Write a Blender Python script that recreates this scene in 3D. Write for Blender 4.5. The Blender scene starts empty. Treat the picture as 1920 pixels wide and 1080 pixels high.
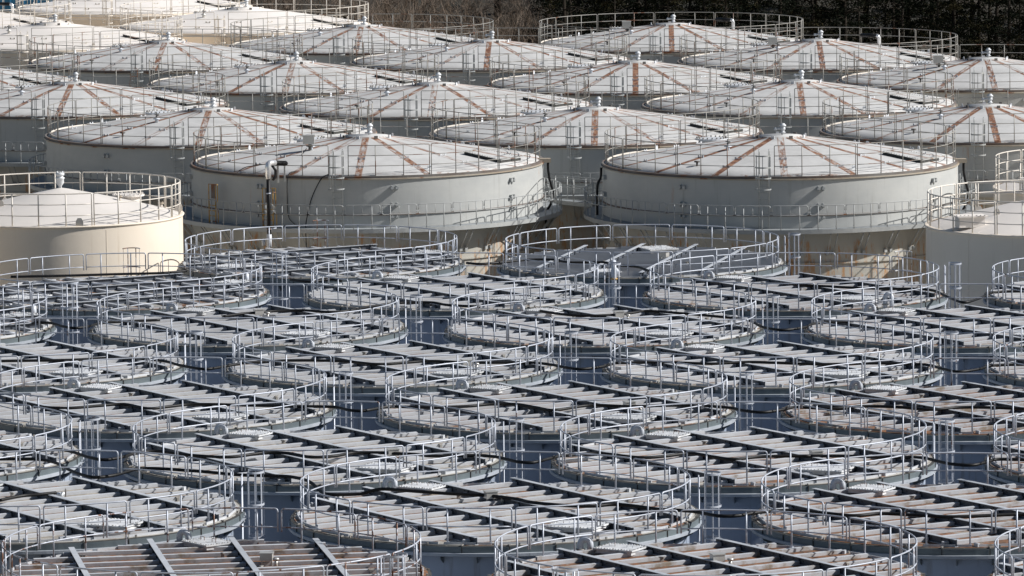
import bpy, math, random
from math import sin, cos, pi, radians, atan2, sqrt, hypot
from mathutils import Vector, Matrix

# ------------------------------------------------------------------ camera, sky, sun
S = bpy.context.scene
COL = S.collection
F_PX, PITCH, ROLL = 10296.35, 0.11056, 0.01084
RAIL_Z = 11.60                       # height of the hand rails of the flat tanks
CAM_Z = RAIL_Z + 23.2785
cam_d = bpy.data.cameras.new("camera"); cam = bpy.data.objects.new("camera", cam_d); COL.objects.link(cam)
cam_d.sensor_width = 36.0; cam_d.lens = F_PX * 36 / 1920
cam_d.clip_start = 1.0; cam_d.clip_end = 3000
cam.matrix_world = Matrix.Translation((0, 0, CAM_Z)) @ Matrix.Rotation(pi/2 - PITCH, 4, 'X') @ Matrix.Rotation(-ROLL, 4, 'Z')
S.camera = cam
W = bpy.data.worlds.new("World"); S.world = W; W.use_nodes = True
SUN_EL, SUN_AZ = radians(36.3), radians(91.4)      # azimuth from +Y, clockwise
nt = W.node_tree; bg = nt.nodes['Background']
sky = nt.nodes.new('ShaderNodeTexSky'); sky.sky_type = 'NISHITA'; sky.sun_disc = False
sky.sun_elevation = SUN_EL; sky.sun_rotation = SUN_AZ; sky.air_density = 1.0; sky.dust_density = 1.0
nt.links.new(sky.outputs[0], bg.inputs[0]); bg.inputs[1].default_value = 0.05
sl = bpy.data.lights.new("sun", 'SUN'); sl.energy = 5.0; sl.angle = radians(0.53); sl.color = (1.0, 0.975, 0.945)
so = bpy.data.objects.new("sun", sl); COL.objects.link(so)
sdir = Vector((sin(SUN_AZ)*cos(SUN_EL), cos(SUN_AZ)*cos(SUN_EL), sin(SUN_EL)))
so.rotation_euler = sdir.to_track_quat('Z', 'Y').to_euler(); so.location = (60, 150, 90)
S.view_settings.view_transform = 'Standard'; S.view_settings.look = 'None'
S.view_settings.exposure = 0.27; S.view_settings.gamma = 1.0
S.cycles.max_bounces = 8; S.cycles.diffuse_bounces = 5
R_ = random.Random(7)

def unp(x, y, z):                    # where the sight line through a point of the 1920x1080 photo meets height z
    c, s = cos(ROLL), sin(ROLL); dx, dy = x-960, y-540
    u = dx*c - dy*s; v = dx*s + dy*c
    dY = F_PX*cos(PITCH) - v*sin(PITCH); dZ = -F_PX*sin(PITCH) - v*cos(PITCH)
    t = (z - CAM_Z)/dZ
    return Vector((u*t, dY*t, z))

# ------------------------------------------------------------------ materials
class NT:
    def __init__(s, name):
        s.m = bpy.data.materials.new(name); s.m.use_nodes = True; s.t = s.m.node_tree
        s.b = s.t.nodes['Principled BSDF']; s.tc = s.t.nodes.new('ShaderNodeTexCoord'); s.oi = s.t.nodes.new('ShaderNodeObjectInfo')
    def n(s, typ, **k):
        o = s.t.nodes.new(typ)
        for a, v in k.items(): setattr(o, a, v)
        return o
    def l(s, a, b): s.t.links.new(a, b)
    def put(s, sock, v):
        if isinstance(v, (int, float)): sock.default_value = v
        elif isinstance(v, tuple): sock.default_value = v if len(v) == 4 or len(sock.default_value) == 3 else v + (1,)
        else: s.l(v, sock)
    def math(s, op, a, b=0.0, c=None, clamp=False):
        o = s.n('ShaderNodeMath', operation=op); o.use_clamp = clamp
        s.put(o.inputs[0], a); s.put(o.inputs[1], b)
        if c is not None: s.put(o.inputs[2], c)
        return o.outputs[0]
    def ramp(s, v, lo, hi, a=0.0, b=1.0):
        o = s.n('ShaderNodeMapRange'); o.interpolation_type = 'SMOOTHSTEP'
        s.put(o.inputs[0], v)
        for i, q in enumerate((lo, hi, a, b)): s.put(o.inputs[i+1], q)
        return o.outputs[0]
    def noise(s, scale=1.0, stretch=(1, 1, 1), detail=4, rough=0.6, per_obj=True, vec=None, off=0.0):
        mp = s.n('ShaderNodeMapping'); s.l(vec or s.tc.outputs['Object'], mp.inputs[0]); mp.inputs['Scale'].default_value = stretch
        o = s.n('ShaderNodeTexNoise', noise_dimensions='4D'); s.l(mp.outputs[0], o.inputs['Vector'])
        o.inputs['Scale'].default_value = scale; o.inputs['Detail'].default_value = detail; o.inputs['Roughness'].default_value = rough
        if per_obj: s.l(s.math('MULTIPLY_ADD', s.oi.outputs['Random'], 37.0, off), o.inputs['W'])
        else: o.inputs['W'].default_value = off
        return o.outputs[0]
    def mix(s, f, a, b):
        o = s.n('ShaderNodeMix', data_type='RGBA'); s.put(o.inputs[0], f); s.put(o.inputs[6], a); s.put(o.inputs[7], b)
        return o.outputs[2]
    def out(s, col, rough=0.6, metal=0.0, bump=None, bd=0.01):
        s.put(s.b.inputs['Base Color'], col); s.put(s.b.inputs['Roughness'], rough); s.put(s.b.inputs['Metallic'], metal)
        if bump is not None:
            o = s.n('ShaderNodeBump'); s.l(bump, o.inputs['Height']); o.inputs['Distance'].default_value = bd; s.l(o.outputs[0], s.b.inputs['Normal'])
        return s.m

def m_worn(name, c0, c1, stain, scale=2.0, thr=0.62, soft=0.1, rough=0.55, metal=0.0, stretch=(1, 1, 1), rust_from_color=False):
    """paint with two tones and stains; with rust_from_color the red channel of the object colour raises the stains"""
    t = NT(name)
    base = t.mix(t.ramp(t.noise(scale*0.6, (1, 1, 1), 5), 0.35, 0.65), c0, c1)
    wn = t.n('ShaderNodeTexWhiteNoise', noise_dimensions='1D'); t.l(t.oi.outputs['Random'], wn.inputs['W'])
    hv = t.n('ShaderNodeHueSaturation'); t.l(base, hv.inputs['Color']); t.l(t.math('MULTIPLY_ADD', wn.outputs[0], 0.22, 0.86), hv.inputs['Value']); base = hv.outputs[0]
    st = t.noise(scale, stretch, 6, 0.65, off=3.0)
    lo = thr
    if rust_from_color:
        sep = t.n('ShaderNodeSeparateColor'); t.l(t.oi.outputs['Color'], sep.inputs[0])
        lo = t.math('SUBTRACT', thr, t.math('MULTIPLY', sep.outputs[0], 0.22))
    f = t.ramp(st, lo, t.math('ADD', lo, soft) if not isinstance(lo, float) else lo+soft)
    return t.out(t.mix(f, base, stain), rough, metal, t.noise(scale*4, (1, 1, 1), 3), 0.004)

RUST = (0.20, 0.075, 0.028)
M = {}
M['rail'] = m_worn('galvanised_rail', (0.50, 0.53, 0.59), (0.40, 0.43, 0.49), (0.15, 0.07, 0.04), 2.2, 0.70, 0.06, 0.5, 0.25, rust_from_color=True)
M['rib'] = m_worn('rib_steel', (0.51, 0.525, 0.55), (0.44, 0.455, 0.48), (0.25, 0.21, 0.165), 1.6, 0.66, 0.16, 0.5, 0.05, rust_from_color=True)
M['beam'] = m_worn('beam_steel', (0.54, 0.56, 0.59), (0.46, 0.485, 0.515), (0.22, 0.21, 0.19), 2.5, 0.64, 0.12, 0.45, 0.1)
M['web'] = m_worn('beam_web_shade', (0.085, 0.10, 0.125), (0.06, 0.07, 0.09), (0.05, 0.05, 0.05), 2.5, 0.64, 0.12, 0.5)  # same beam steel, painted dark for the shaded side of the web
M['rim'] = m_worn('rim_steel', (0.145, 0.175, 0.185), (0.11, 0.135, 0.15), (0.10, 0.10, 0.09), 2.0, 0.62, 0.12, 0.5, 0.1, (1, 1, 3))
M['flange'] = m_worn('flange_steel', (0.40, 0.43, 0.47), (0.32, 0.35, 0.39), (0.14, 0.13, 0.12), 2.5, 0.64, 0.1, 0.5)
M['wall'] = m_worn('blue_grey_wall', (0.31, 0.365, 0.455), (0.27, 0.32, 0.405), (0.19, 0.20, 0.21), 0.9, 0.53, 0.2, 0.6, 0.0, (4, 4, 0.3))
M['pipe'] = m_worn('pipe_paint', (0.60, 0.63, 0.68), (0.53, 0.56, 0.61), (0.35, 0.33, 0.30), 4, 0.68, 0.1, 0.4)
M['hatch'] = m_worn('hatch_paint', (0.70, 0.71, 0.72), (0.50, 0.51, 0.52), (0.12, 0.11, 0.10), 5, 0.60, 0.08, 0.5)
M['bolt'] = m_worn('bolt_steel', (0.42, 0.41, 0.38), (0.22, 0.20, 0.18), (0.12, 0.08, 0.05), 8, 0.55, 0.1, 0.5, 0.3)
M['gutter'] = m_worn('dirty_gutter_and_shade', (0.05, 0.05, 0.045), (0.03, 0.03, 0.03), (0.40, 0.38, 0.34), 5, 0.64, 0.06, 0.8)  # dirt in the rim gutter; also painted shade on the cone hatch sides
M['hose'] = m_worn('black_rubber', (0.008, 0.008, 0.009), (0.014, 0.014, 0.014), (0.05, 0.045, 0.04), 3, 0.72, 0.1, 0.5)
M['box'] = m_worn('box_steel', (0.62, 0.60, 0.56), (0.54, 0.53, 0.50), (0.3, 0.28, 0.25), 2, 0.7, 0.1, 0.35, 0.4)
M['yellow'] = m_worn('yellow_paint', (0.55, 0.32, 0.06), (0.48, 0.29, 0.08), (0.24, 0.09, 0.03), 3, 0.50, 0.1, 0.6)
M['silver'] = m_worn('silver_sheet', (0.80, 0.80, 0.80), (0.72, 0.72, 0.72), (0.5, 0.5, 0.5), 3, 0.65, 0.1, 0.25, 0.6)
M['cream_rail'] = m_worn('cream_rail', (0.72, 0.67, 0.60), (0.64, 0.59, 0.52), (0.4, 0.28, 0.18), 3, 0.72, 0.06, 0.5)
M['old_rail'] = m_worn('weathered_rail', (0.36, 0.35, 0.32), (0.26, 0.25, 0.23), (0.17, 0.075, 0.04), 1.1, 0.55, 0.08, 0.55, 0.15)
M['old_light'] = m_worn('grey_walkway_steel', (0.42, 0.43, 0.42), (0.35, 0.365, 0.365), (0.25, 0.20, 0.14), 1.3, 0.66, 0.1, 0.5, 0.1)
M['white_part'] = m_worn('white_fitting', (0.66, 0.68, 0.70), (0.56, 0.58, 0.61), (0.35, 0.25, 0.17), 3, 0.70, 0.1, 0.45)
M['dark_part'] = m_worn('dark_fitting', (0.06, 0.06, 0.06), (0.10, 0.09, 0.08), (0.18, 0.08, 0.04), 5, 0.6, 0.1, 0.6)
M['lip'] = m_worn('rusty_lip', (0.44, 0.40, 0.33), (0.36, 0.29, 0.21), (0.24, 0.09, 0.035), 1.2, 0.56, 0.07, 0.7, 0.0, (1, 1, 2.2))
M['lip_dark'] = m_worn('dark_gutter_lip', (0.14, 0.10, 0.08), (0.20, 0.19, 0.18), (0.20, 0.08, 0.035), 0.8, 0.57, 0.08, 0.8)
M['cream_wall'] = m_worn('cream_wall', (0.87, 0.77, 0.64), (0.83, 0.73, 0.60), (0.62, 0.52, 0.40), 0.8, 0.56, 0.2, 0.55, 0.0, (4, 4, 0.22))
M['cream_roof'] = m_worn('cream_roof', (0.76, 0.71, 0.66), (0.70, 0.66, 0.61), (0.55, 0.50, 0.44), 0.9, 0.66, 0.2, 0.6)
M['deckplate'] = m_worn('walkway_plate', (0.30, 0.32, 0.33), (0.24, 0.26, 0.27), (0.18, 0.15, 0.12), 2, 0.6, 0.1, 0.7)
M['blue'] = m_worn('blue_cladding', (0.07, 0.30, 0.48), (0.09, 0.34, 0.52), (0.3, 0.4, 0.45), 0.7, 0.66, 0.1, 0.5)

def m_deck():
    t = NT('deck_plate'); sep = t.n('ShaderNodeSeparateColor'); t.l(t.oi.outputs['Color'], sep.inputs[0])
    base = t.mix(t.ramp(t.noise(1.2, (1, 1, 1), 5), 0.35, 0.68), (0.46, 0.445, 0.41), (0.36, 0.34, 0.30))
    hv = t.n('ShaderNodeHueSaturation'); t.l(base, hv.inputs['Color']); t.l(t.math('MULTIPLY_ADD', t.oi.outputs['Random'], 0.30, 0.76), hv.inputs['Value']); base = hv.outputs[0]
    base = t.mix(t.ramp(t.noise(0.7, (1, 1, 1), 7, 0.7, off=44), 0.48, 0.66, 0.0, 0.75), base, (0.20, 0.18, 0.15))
    thr = t.math('SUBTRACT', 0.585, t.math('MULTIPLY', sep.outputs[0], 0.27))
    f = t.ramp(t.noise(1.5, (0.5, 1, 1), 7, 0.72, off=5), thr, t.math('ADD', thr, 0.08))
    rc = t.mix(t.ramp(t.noise(6, (1, 1, 1), 3), 0.4, 0.6), (0.24, 0.10, 0.04), (0.13, 0.075, 0.045))
    return t.out(t.mix(f, base, rc), 0.75)
M['deck'] = m_deck()
def m_rust_shade():
    t = NT('rust_shade_line'); sep = t.n('ShaderNodeSeparateColor'); t.l(t.oi.outputs['Color'], sep.inputs[0])  # rust at the rib feet, with the ribs' shadow painted in as dark brown
    thr = t.math('SUBTRACT', 0.56, t.math('MULTIPLY', sep.outputs[0], 0.25))
    n1 = t.noise(0.9, (1, 1, 1), 7, 0.7, off=5); n2 = t.noise(7.0, (1, 1, 1), 4, 0.6)
    f = t.ramp(t.math('ADD', t.math('MULTIPLY', n1, 0.75), t.math('MULTIPLY', n2, 0.25)), t.math('SUBTRACT', thr, 0.06), t.math('ADD', thr, 0.03))
    rc = t.mix(t.ramp(n2, 0.4, 0.6), (0.21, 0.095, 0.045), (0.075, 0.048, 0.033))
    return t.out(t.mix(f, t.mix(t.ramp(n2, 0.42, 0.60), (0.20, 0.165, 0.125), (0.36, 0.32, 0.26)), rc), 0.85)
M['rust_shade_line'] = m_rust_shade()

def m_roof():
    """pale painted cone; rust along the sixteen radial seams"""
    t = NT('rust_streaked_roof')
    xyz = t.n('ShaderNodeSeparateXYZ'); t.l(t.tc.outputs['Object'], xyz.inputs[0])
    x, y = xyz.outputs[0], xyz.outputs[1]
    r = t.math('SQRT', t.math('ADD', t.math('MULTIPLY', x, x), t.math('MULTIPLY', y, y)))
    ang = t.math('ARCTAN2', x, t.math('MULTIPLY', y, -1.0))
    k = t.math('ADD', t.math('DIVIDE', t.math('ADD', ang, radians(1.4)), radians(22.5)), 16.0)
    ki = t.math('ROUND', k); kf = t.math('SUBTRACT', k, ki)
    lat = t.math('MULTIPLY', t.math('SINE', t.math('MULTIPLY', kf, radians(22.5))), r)
    al = t.math('ABSOLUTE', lat)
    wn = t.n('ShaderNodeTexWhiteNoise', noise_dimensions='2D')
    cv = t.n('ShaderNodeCombineXYZ'); t.l(ki, cv.inputs[0]); t.l(t.oi.outputs['Random'], cv.inputs[1]); t.l(cv.outputs[0], wn.inputs['Vector'])
    v = t.n('ShaderNodeCombineXYZ'); t.l(t.math('MULTIPLY', lat, 6.0), v.inputs[0]); t.l(t.math('MULTIPLY', r, 1.3), v.inputs[1]); t.l(t.math('MULTIPLY', ki, 5.3), v.inputs[2])
    nz = t.noise(1.0, (1, 1, 1), 5, 0.62, vec=v.outputs[0])
    amt = t.math('MULTIPLY_ADD', wn.outputs[0], 0.22, -0.01)
    band = t.ramp(al, 0.14, 0.165, 1.0, 0.0)
    rust = t.math('MULTIPLY', band, t.ramp(t.math('ADD', nz, amt), 0.45, 0.66))
    edge = t.math('MULTIPLY', t.ramp(t.math('ABSOLUTE', t.math('SUBTRACT', al, 0.135)), 0.018, 0.035, 1.0, 0.0), t.ramp(t.math('ADD', nz, amt), 0.38, 0.56, 0.20, 0.75))
    rust = t.math('MAXIMUM', rust, edge)
    rust = t.math('MULTIPLY', rust, t.ramp(r, 0.95, 1.1))
    fine = t.noise(1.6, (1, 1, 1), 6, 0.7, off=9)
    spots = t.ramp(t.noise(2.6, (1, 1, 1), 6, 0.75, off=20), 0.735, 0.77, 0.0, 0.7)
    lowrust = t.math('MULTIPLY', t.ramp(r, 7.55, 8.05), t.ramp(fine, 0.52, 0.60, 0.0, 0.8))
    rust = t.math('MAXIMUM', t.math('MAXIMUM', rust, spots), lowrust)
    base = t.mix(t.ramp(t.noise(0.5, (1, 1, 1), 6, 0.7), 0.38, 0.66), (0.54, 0.535, 0.52), (0.44, 0.435, 0.42))
    base = t.mix(t.ramp(t.noise(3.0, (1, 1, 1), 5, 0.7, off=31), 0.60, 0.75, 0.0, 0.45), base, (0.42, 0.40, 0.37))
    base = t.mix(t.ramp(t.noise(0.33, (1, 1, 1), 7, 0.75, off=63), 0.56, 0.72, 0.0, 0.3), base, (0.36, 0.335, 0.29))
    rc = t.mix(t.ramp(t.noise(5, (1, 1, 1), 4), 0.40, 0.62), (0.14, 0.055, 0.028), (0.31, 0.165, 0.095))
    return t.out(t.mix(rust, base, rc), 0.62, 0.0, t.noise(1.0, (1, 1, 1), 3), 0.02)
M['roof'] = m_roof()

def m_oldwall():
    t = NT('grey_green_wall')
    base = t.mix(t.ramp(t.noise(0.35, (1, 1, 2.0), 5), 0.35, 0.65), (0.47, 0.475, 0.455), (0.405, 0.415, 0.405))
    streak = t.ramp(t.noise(1.3, (3.5, 3.5, 0.16), 5, 0.65, off=4), 0.56, 0.74, 0.0, 0.5)
    base = t.mix(streak, base, (0.26, 0.255, 0.225))
    xyz = t.n('ShaderNodeSeparateXYZ'); t.l(t.tc.outputs['Object'], xyz.inputs[0])
    bias = t.ramp(xyz.outputs[2], 9.3, 10.3, 0.10, -0.10)
    pk = t.ramp(t.math('ADD', t.noise(0.55, (1.6, 1.6, 0.12), 3, 0.5, off=12), bias), 0.53, 0.60)
    fine = t.ramp(t.noise(2.2, (2.6, 2.6, 0.5), 6, 0.7, off=17), 0.47, 0.60)
    f = t.math('MULTIPLY', pk, fine)
    base = t.mix(f, base, (0.42, 0.17, 0.04))
    low = t.ramp(xyz.outputs[2], 9.2, 10.6, 1.0, 0.0)      # the lower courses turn yellower
    base = t.mix(t.math('MULTIPLY', low, 0.35), base, (0.42, 0.36, 0.25))
    return t.out(base, 0.6, 0.0, t.noise(0.8, (1, 1, 1), 3), 0.02)
M['oldwall'] = m_oldwall()

def m_ground():
    t = NT('ground'); base = t.mix(t.ramp(t.noise(0.4, (1, 1, 1), 6, per_obj=False), 0.35, 0.65), (0.46, 0.41, 0.34), (0.38, 0.34, 0.28))
    return t.out(base, 0.9)
M['ground'] = m_ground()
def m_hill():
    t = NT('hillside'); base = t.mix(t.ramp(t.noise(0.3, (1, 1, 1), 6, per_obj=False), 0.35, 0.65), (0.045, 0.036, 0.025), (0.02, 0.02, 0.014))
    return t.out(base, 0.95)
M['hill'] = m_hill()
def m_leaf(name, a, b, tint):
    t = NT(name); g = t.n('ShaderNodeNewGeometry')
    base = t.mix(t.ramp(g.outputs['Random Per Island'], 0.1, 0.9), a, b)
    base = t.mix(t.ramp(t.noise(0.55, (1, 1, 1), 3, 0.5), 0.50, 0.66), base, tint)
    t.b.inputs['Specular IOR Level'].default_value = 0.05
    return t.out(base, 1.0)
M['needle'] = m_leaf('evergreen_foliage', (0.003, 0.005, 0.003), (0.008, 0.010, 0.006), (0.030, 0.026, 0.013))  # near-black with browner noise clumps: shade and sunlit foliage put into the colour
M['hose'].node_tree.nodes['Principled BSDF'].inputs['Specular IOR Level'].default_value = 0.25
M['bark'] = m_worn('bark', (0.03, 0.025, 0.02), (0.018, 0.016, 0.013), (0.04, 0.035, 0.03), 3, 0.6, 0.1, 0.9)
M['twig'] = m_leaf('bare_twigs', (0.26, 0.21, 0.17), (0.10, 0.075, 0.055), (0.15, 0.115, 0.085))

# ------------------------------------------------------------------ mesh building
class MB:
    def __init__(s): s.v = []; s.f = []; s.mi = []; s.sm = []
    def face(s, f, m=0, smooth=False): s.f.append(f); s.mi.append(m); s.sm.append(smooth)
    def quadstrip(s, A, B, m=0, smooth=False, closed=False):
        n = len(A); o = len(s.v); s.v += A + B
        for i in range(n if closed else n-1):
            j = (i+1) % n; s.face((o+i, o+j, o+n+j, o+n+i), m, smooth)
    def box(s, c, d, rz=0.0, m=0, u=None):
        """box centre c, half size d, turned rz about z"""
        o = len(s.v); cx, sx = cos(rz), sin(rz)
        for dz in (-1, 1):
            for dx, dy in ((-1, -1), (1, -1), (1, 1), (-1, 1)):
                x, y = dx*d[0], dy*d[1]; s.v.append((c[0]+x*cx-y*sx, c[1]+x*sx+y*cx, c[2]+dz*d[2]))
        for f in ((3, 2, 1, 0), (4, 5, 6, 7), (0, 1, 5, 4), (1, 2, 6, 5), (2, 3, 7, 6), (3, 0, 4, 7)): s.face(tuple(o+i for i in f), m)
    def bar(s, a, b, w, h, m=0, up=Vector((0, 0, 1))):
        """rectangular bar from a to b, w wide, h high"""
        a, b = Vector(a), Vector(b); d = (b-a).normalized(); q = d.cross(up)
        q = q.normalized()*w/2 if q.length > 1e-6 else Vector((w/2, 0, 0)); r = q.cross(d).normalized()*h/2; o = len(s.v)
        for p in (a, b):
            for e, g in ((-1, -1), (1, -1), (1, 1), (-1, 1)): s.v.append(tuple(p + q*e + r*g))
        for f in ((3, 2, 1, 0), (4, 5, 6, 7), (0, 1, 5, 4), (1, 2, 6, 5), (2, 3, 7, 6), (3, 0, 4, 7)): s.face(tuple(o+i for i in f), m)
    def tube(s, P, r, n=6, m=0, closed=False, cap=True):
        P = [Vector(p) for p in P]; L = len(P); o = len(s.v); prev = None
        for i, p in enumerate(P):
            if closed: t = P[(i+1) % L] - P[i-1]
            else: t = P[min(i+1, L-1)] - P[max(i-1, 0)]
            t = t.normalized() if t.length > 1e-9 else Vector((0, 0, 1))
            if prev is None:
                a = t.cross(Vector((0, 0, 1)));
                if a.length < 0.05: a = t.cross(Vector((1, 0, 0)))
            else: a = prev - t*prev.dot(t)
            a = a.normalized(); prev = a; b = t.cross(a); rr = r[i] if isinstance(r, (list, tuple)) else r
            for k in range(n):
                q = 2*pi*k/n; s.v.append(tuple(p + (a*cos(q) + b*sin(q))*rr))
        for i in range(L if closed else L-1):
            j = (i+1) % L
            for k in range(n):
                l = (k+1) % n; s.face((o+i*n+k, o+i*n+l, o+j*n+l, o+j*n+k), m, True)
        if cap and not closed:
            s.face(tuple(o+k for k in reversed(range(n))), m); s.face(tuple(o+(L-1)*n+k for k in range(n)), m)
    def lathe(s, prof, n=96, c=(0, 0), m=0, smooth=True, a0=0.0, a1=2*pi):
        o = len(s.v); full = abs(a1-a0-2*pi) < 1e-6; N = n if full else n+1
        for r, z in prof:
            for k in range(N):
                q = a0+(a1-a0)*k/n; s.v.append((c[0]+r*cos(q), c[1]+r*sin(q), z))
        for i in range(len(prof)-1):
            for k in range(n):
                l = (k+1) % N if full else k+1
                s.face((o+i*N+k, o+i*N+l, o+(i+1)*N+l, o+(i+1)*N+k), m[i] if isinstance(m, list) else m, smooth)
    def build(s, name, mats, parent=None):
        me = bpy.data.meshes.new(name); me.from_pydata([tuple(v) for v in s.v], [], s.f)
        for q in (mats if isinstance(mats, list) else [mats]): me.materials.append(q)
        me.polygons.foreach_set('material_index', s.mi); me.polygons.foreach_set('use_smooth', s.sm); me.update()
        o = bpy.data.objects.new(name, me); COL.objects.link(o)
        if parent: o.parent = parent
        return o

def tag(o, label=None, cat=None, group=None, kind=None):
    if label: o['label'] = label
    if cat: o['category'] = cat
    if group: o['group'] = group
    if kind: o['kind'] = kind
    return o
def empty(name, loc=(0, 0, 0), rz=0.0):
    o = bpy.data.objects.new(name, None); COL.objects.link(o); o.location = loc; o.rotation_euler = (0, 0, rz); o.empty_display_size = 0.5
    return o
def kids(o): return [c for c in bpy.data.objects if c.parent == o]
TREE = {}
def snapshot(root):
    """remember a thing's parts and sub-parts so it can be copied quickly"""
    ch = {}
    for c in bpy.data.objects:
        if c.parent: ch.setdefault(c.parent.name, []).append(c)
    def rec(o): return (o, [rec(c) for c in ch.get(o.name, [])])
    return rec(root)
def copy_tree(snap, parent=None, skip=()):
    o, cs = snap
    c = o.copy(); COL.objects.link(c)
    if parent: c.parent = parent
    for q in cs:
        if q[0].name.split('.')[0] in skip: continue
        copy_tree(q, c, skip)
    return c
def ring(r, z, a0, a1, n): return [(r*cos(a0+(a1-a0)*i/n), r*sin(a0+(a1-a0)*i/n), z) for i in range(n+1)]
def rounded(path_r, z_top, z_bot, a0, a1, rc, n=10, r=5.7):
    """a rail that bends down at both ends: down, corner, along the arc, corner, down"""
    da = rc/r; P = [(r*cos(a0), r*sin(a0), z_bot)]
    for k in range(4):
        q = pi/2*k/3; P.append((r*cos(a0+da*(1-cos(q))), r*sin(a0+da*(1-cos(q))), z_top-rc+rc*sin(q)))
    for i in range(1, n): a = a0+da+(a1-a0-2*da)*i/n; P.append((r*cos(a), r*sin(a), z_top))
    for k in range(4):
        q = pi/2*(1-k/3); P.append((r*cos(a1-da*(1-cos(q))), r*sin(a1-da*(1-cos(q))), z_top-rc+rc*sin(q)))
    P.append((r*cos(a1), r*sin(a1), z_bot)); return P

# ------------------------------------------------------------------ setting
g = MB(); g.v = [(-700, -60, 0), (700, -60, 0), (700, 1500, 0), (-700, 1500, 0)]; g.face((0, 1, 2, 3)); tag(g.build('ground', M['ground']), kind='structure')
h = MB(); NX, NY = 60, 22; o0 = 0
for j in range(NY+1):
    for i in range(NX+1):
        x = -260+520*i/NX; y = 405+16*j
        z = (-0.4 if j == 0 else 0) + 62*(1-math.exp(-((y-405)/150)**1.5)) + 2.2*sin(x*0.05+1)*min(1, j/3) + 1.5*sin(x*0.13+y*0.07)*min(1, j/3)
        h.v.append((x, y, z))
for j in range(NY):
    for i in range(NX): a = j*(NX+1)+i; h.face((a, a+1, a+NX+2, a+NX+1), 0, True)
tag(h.build('hill', M['hill']), kind='structure')

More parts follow.
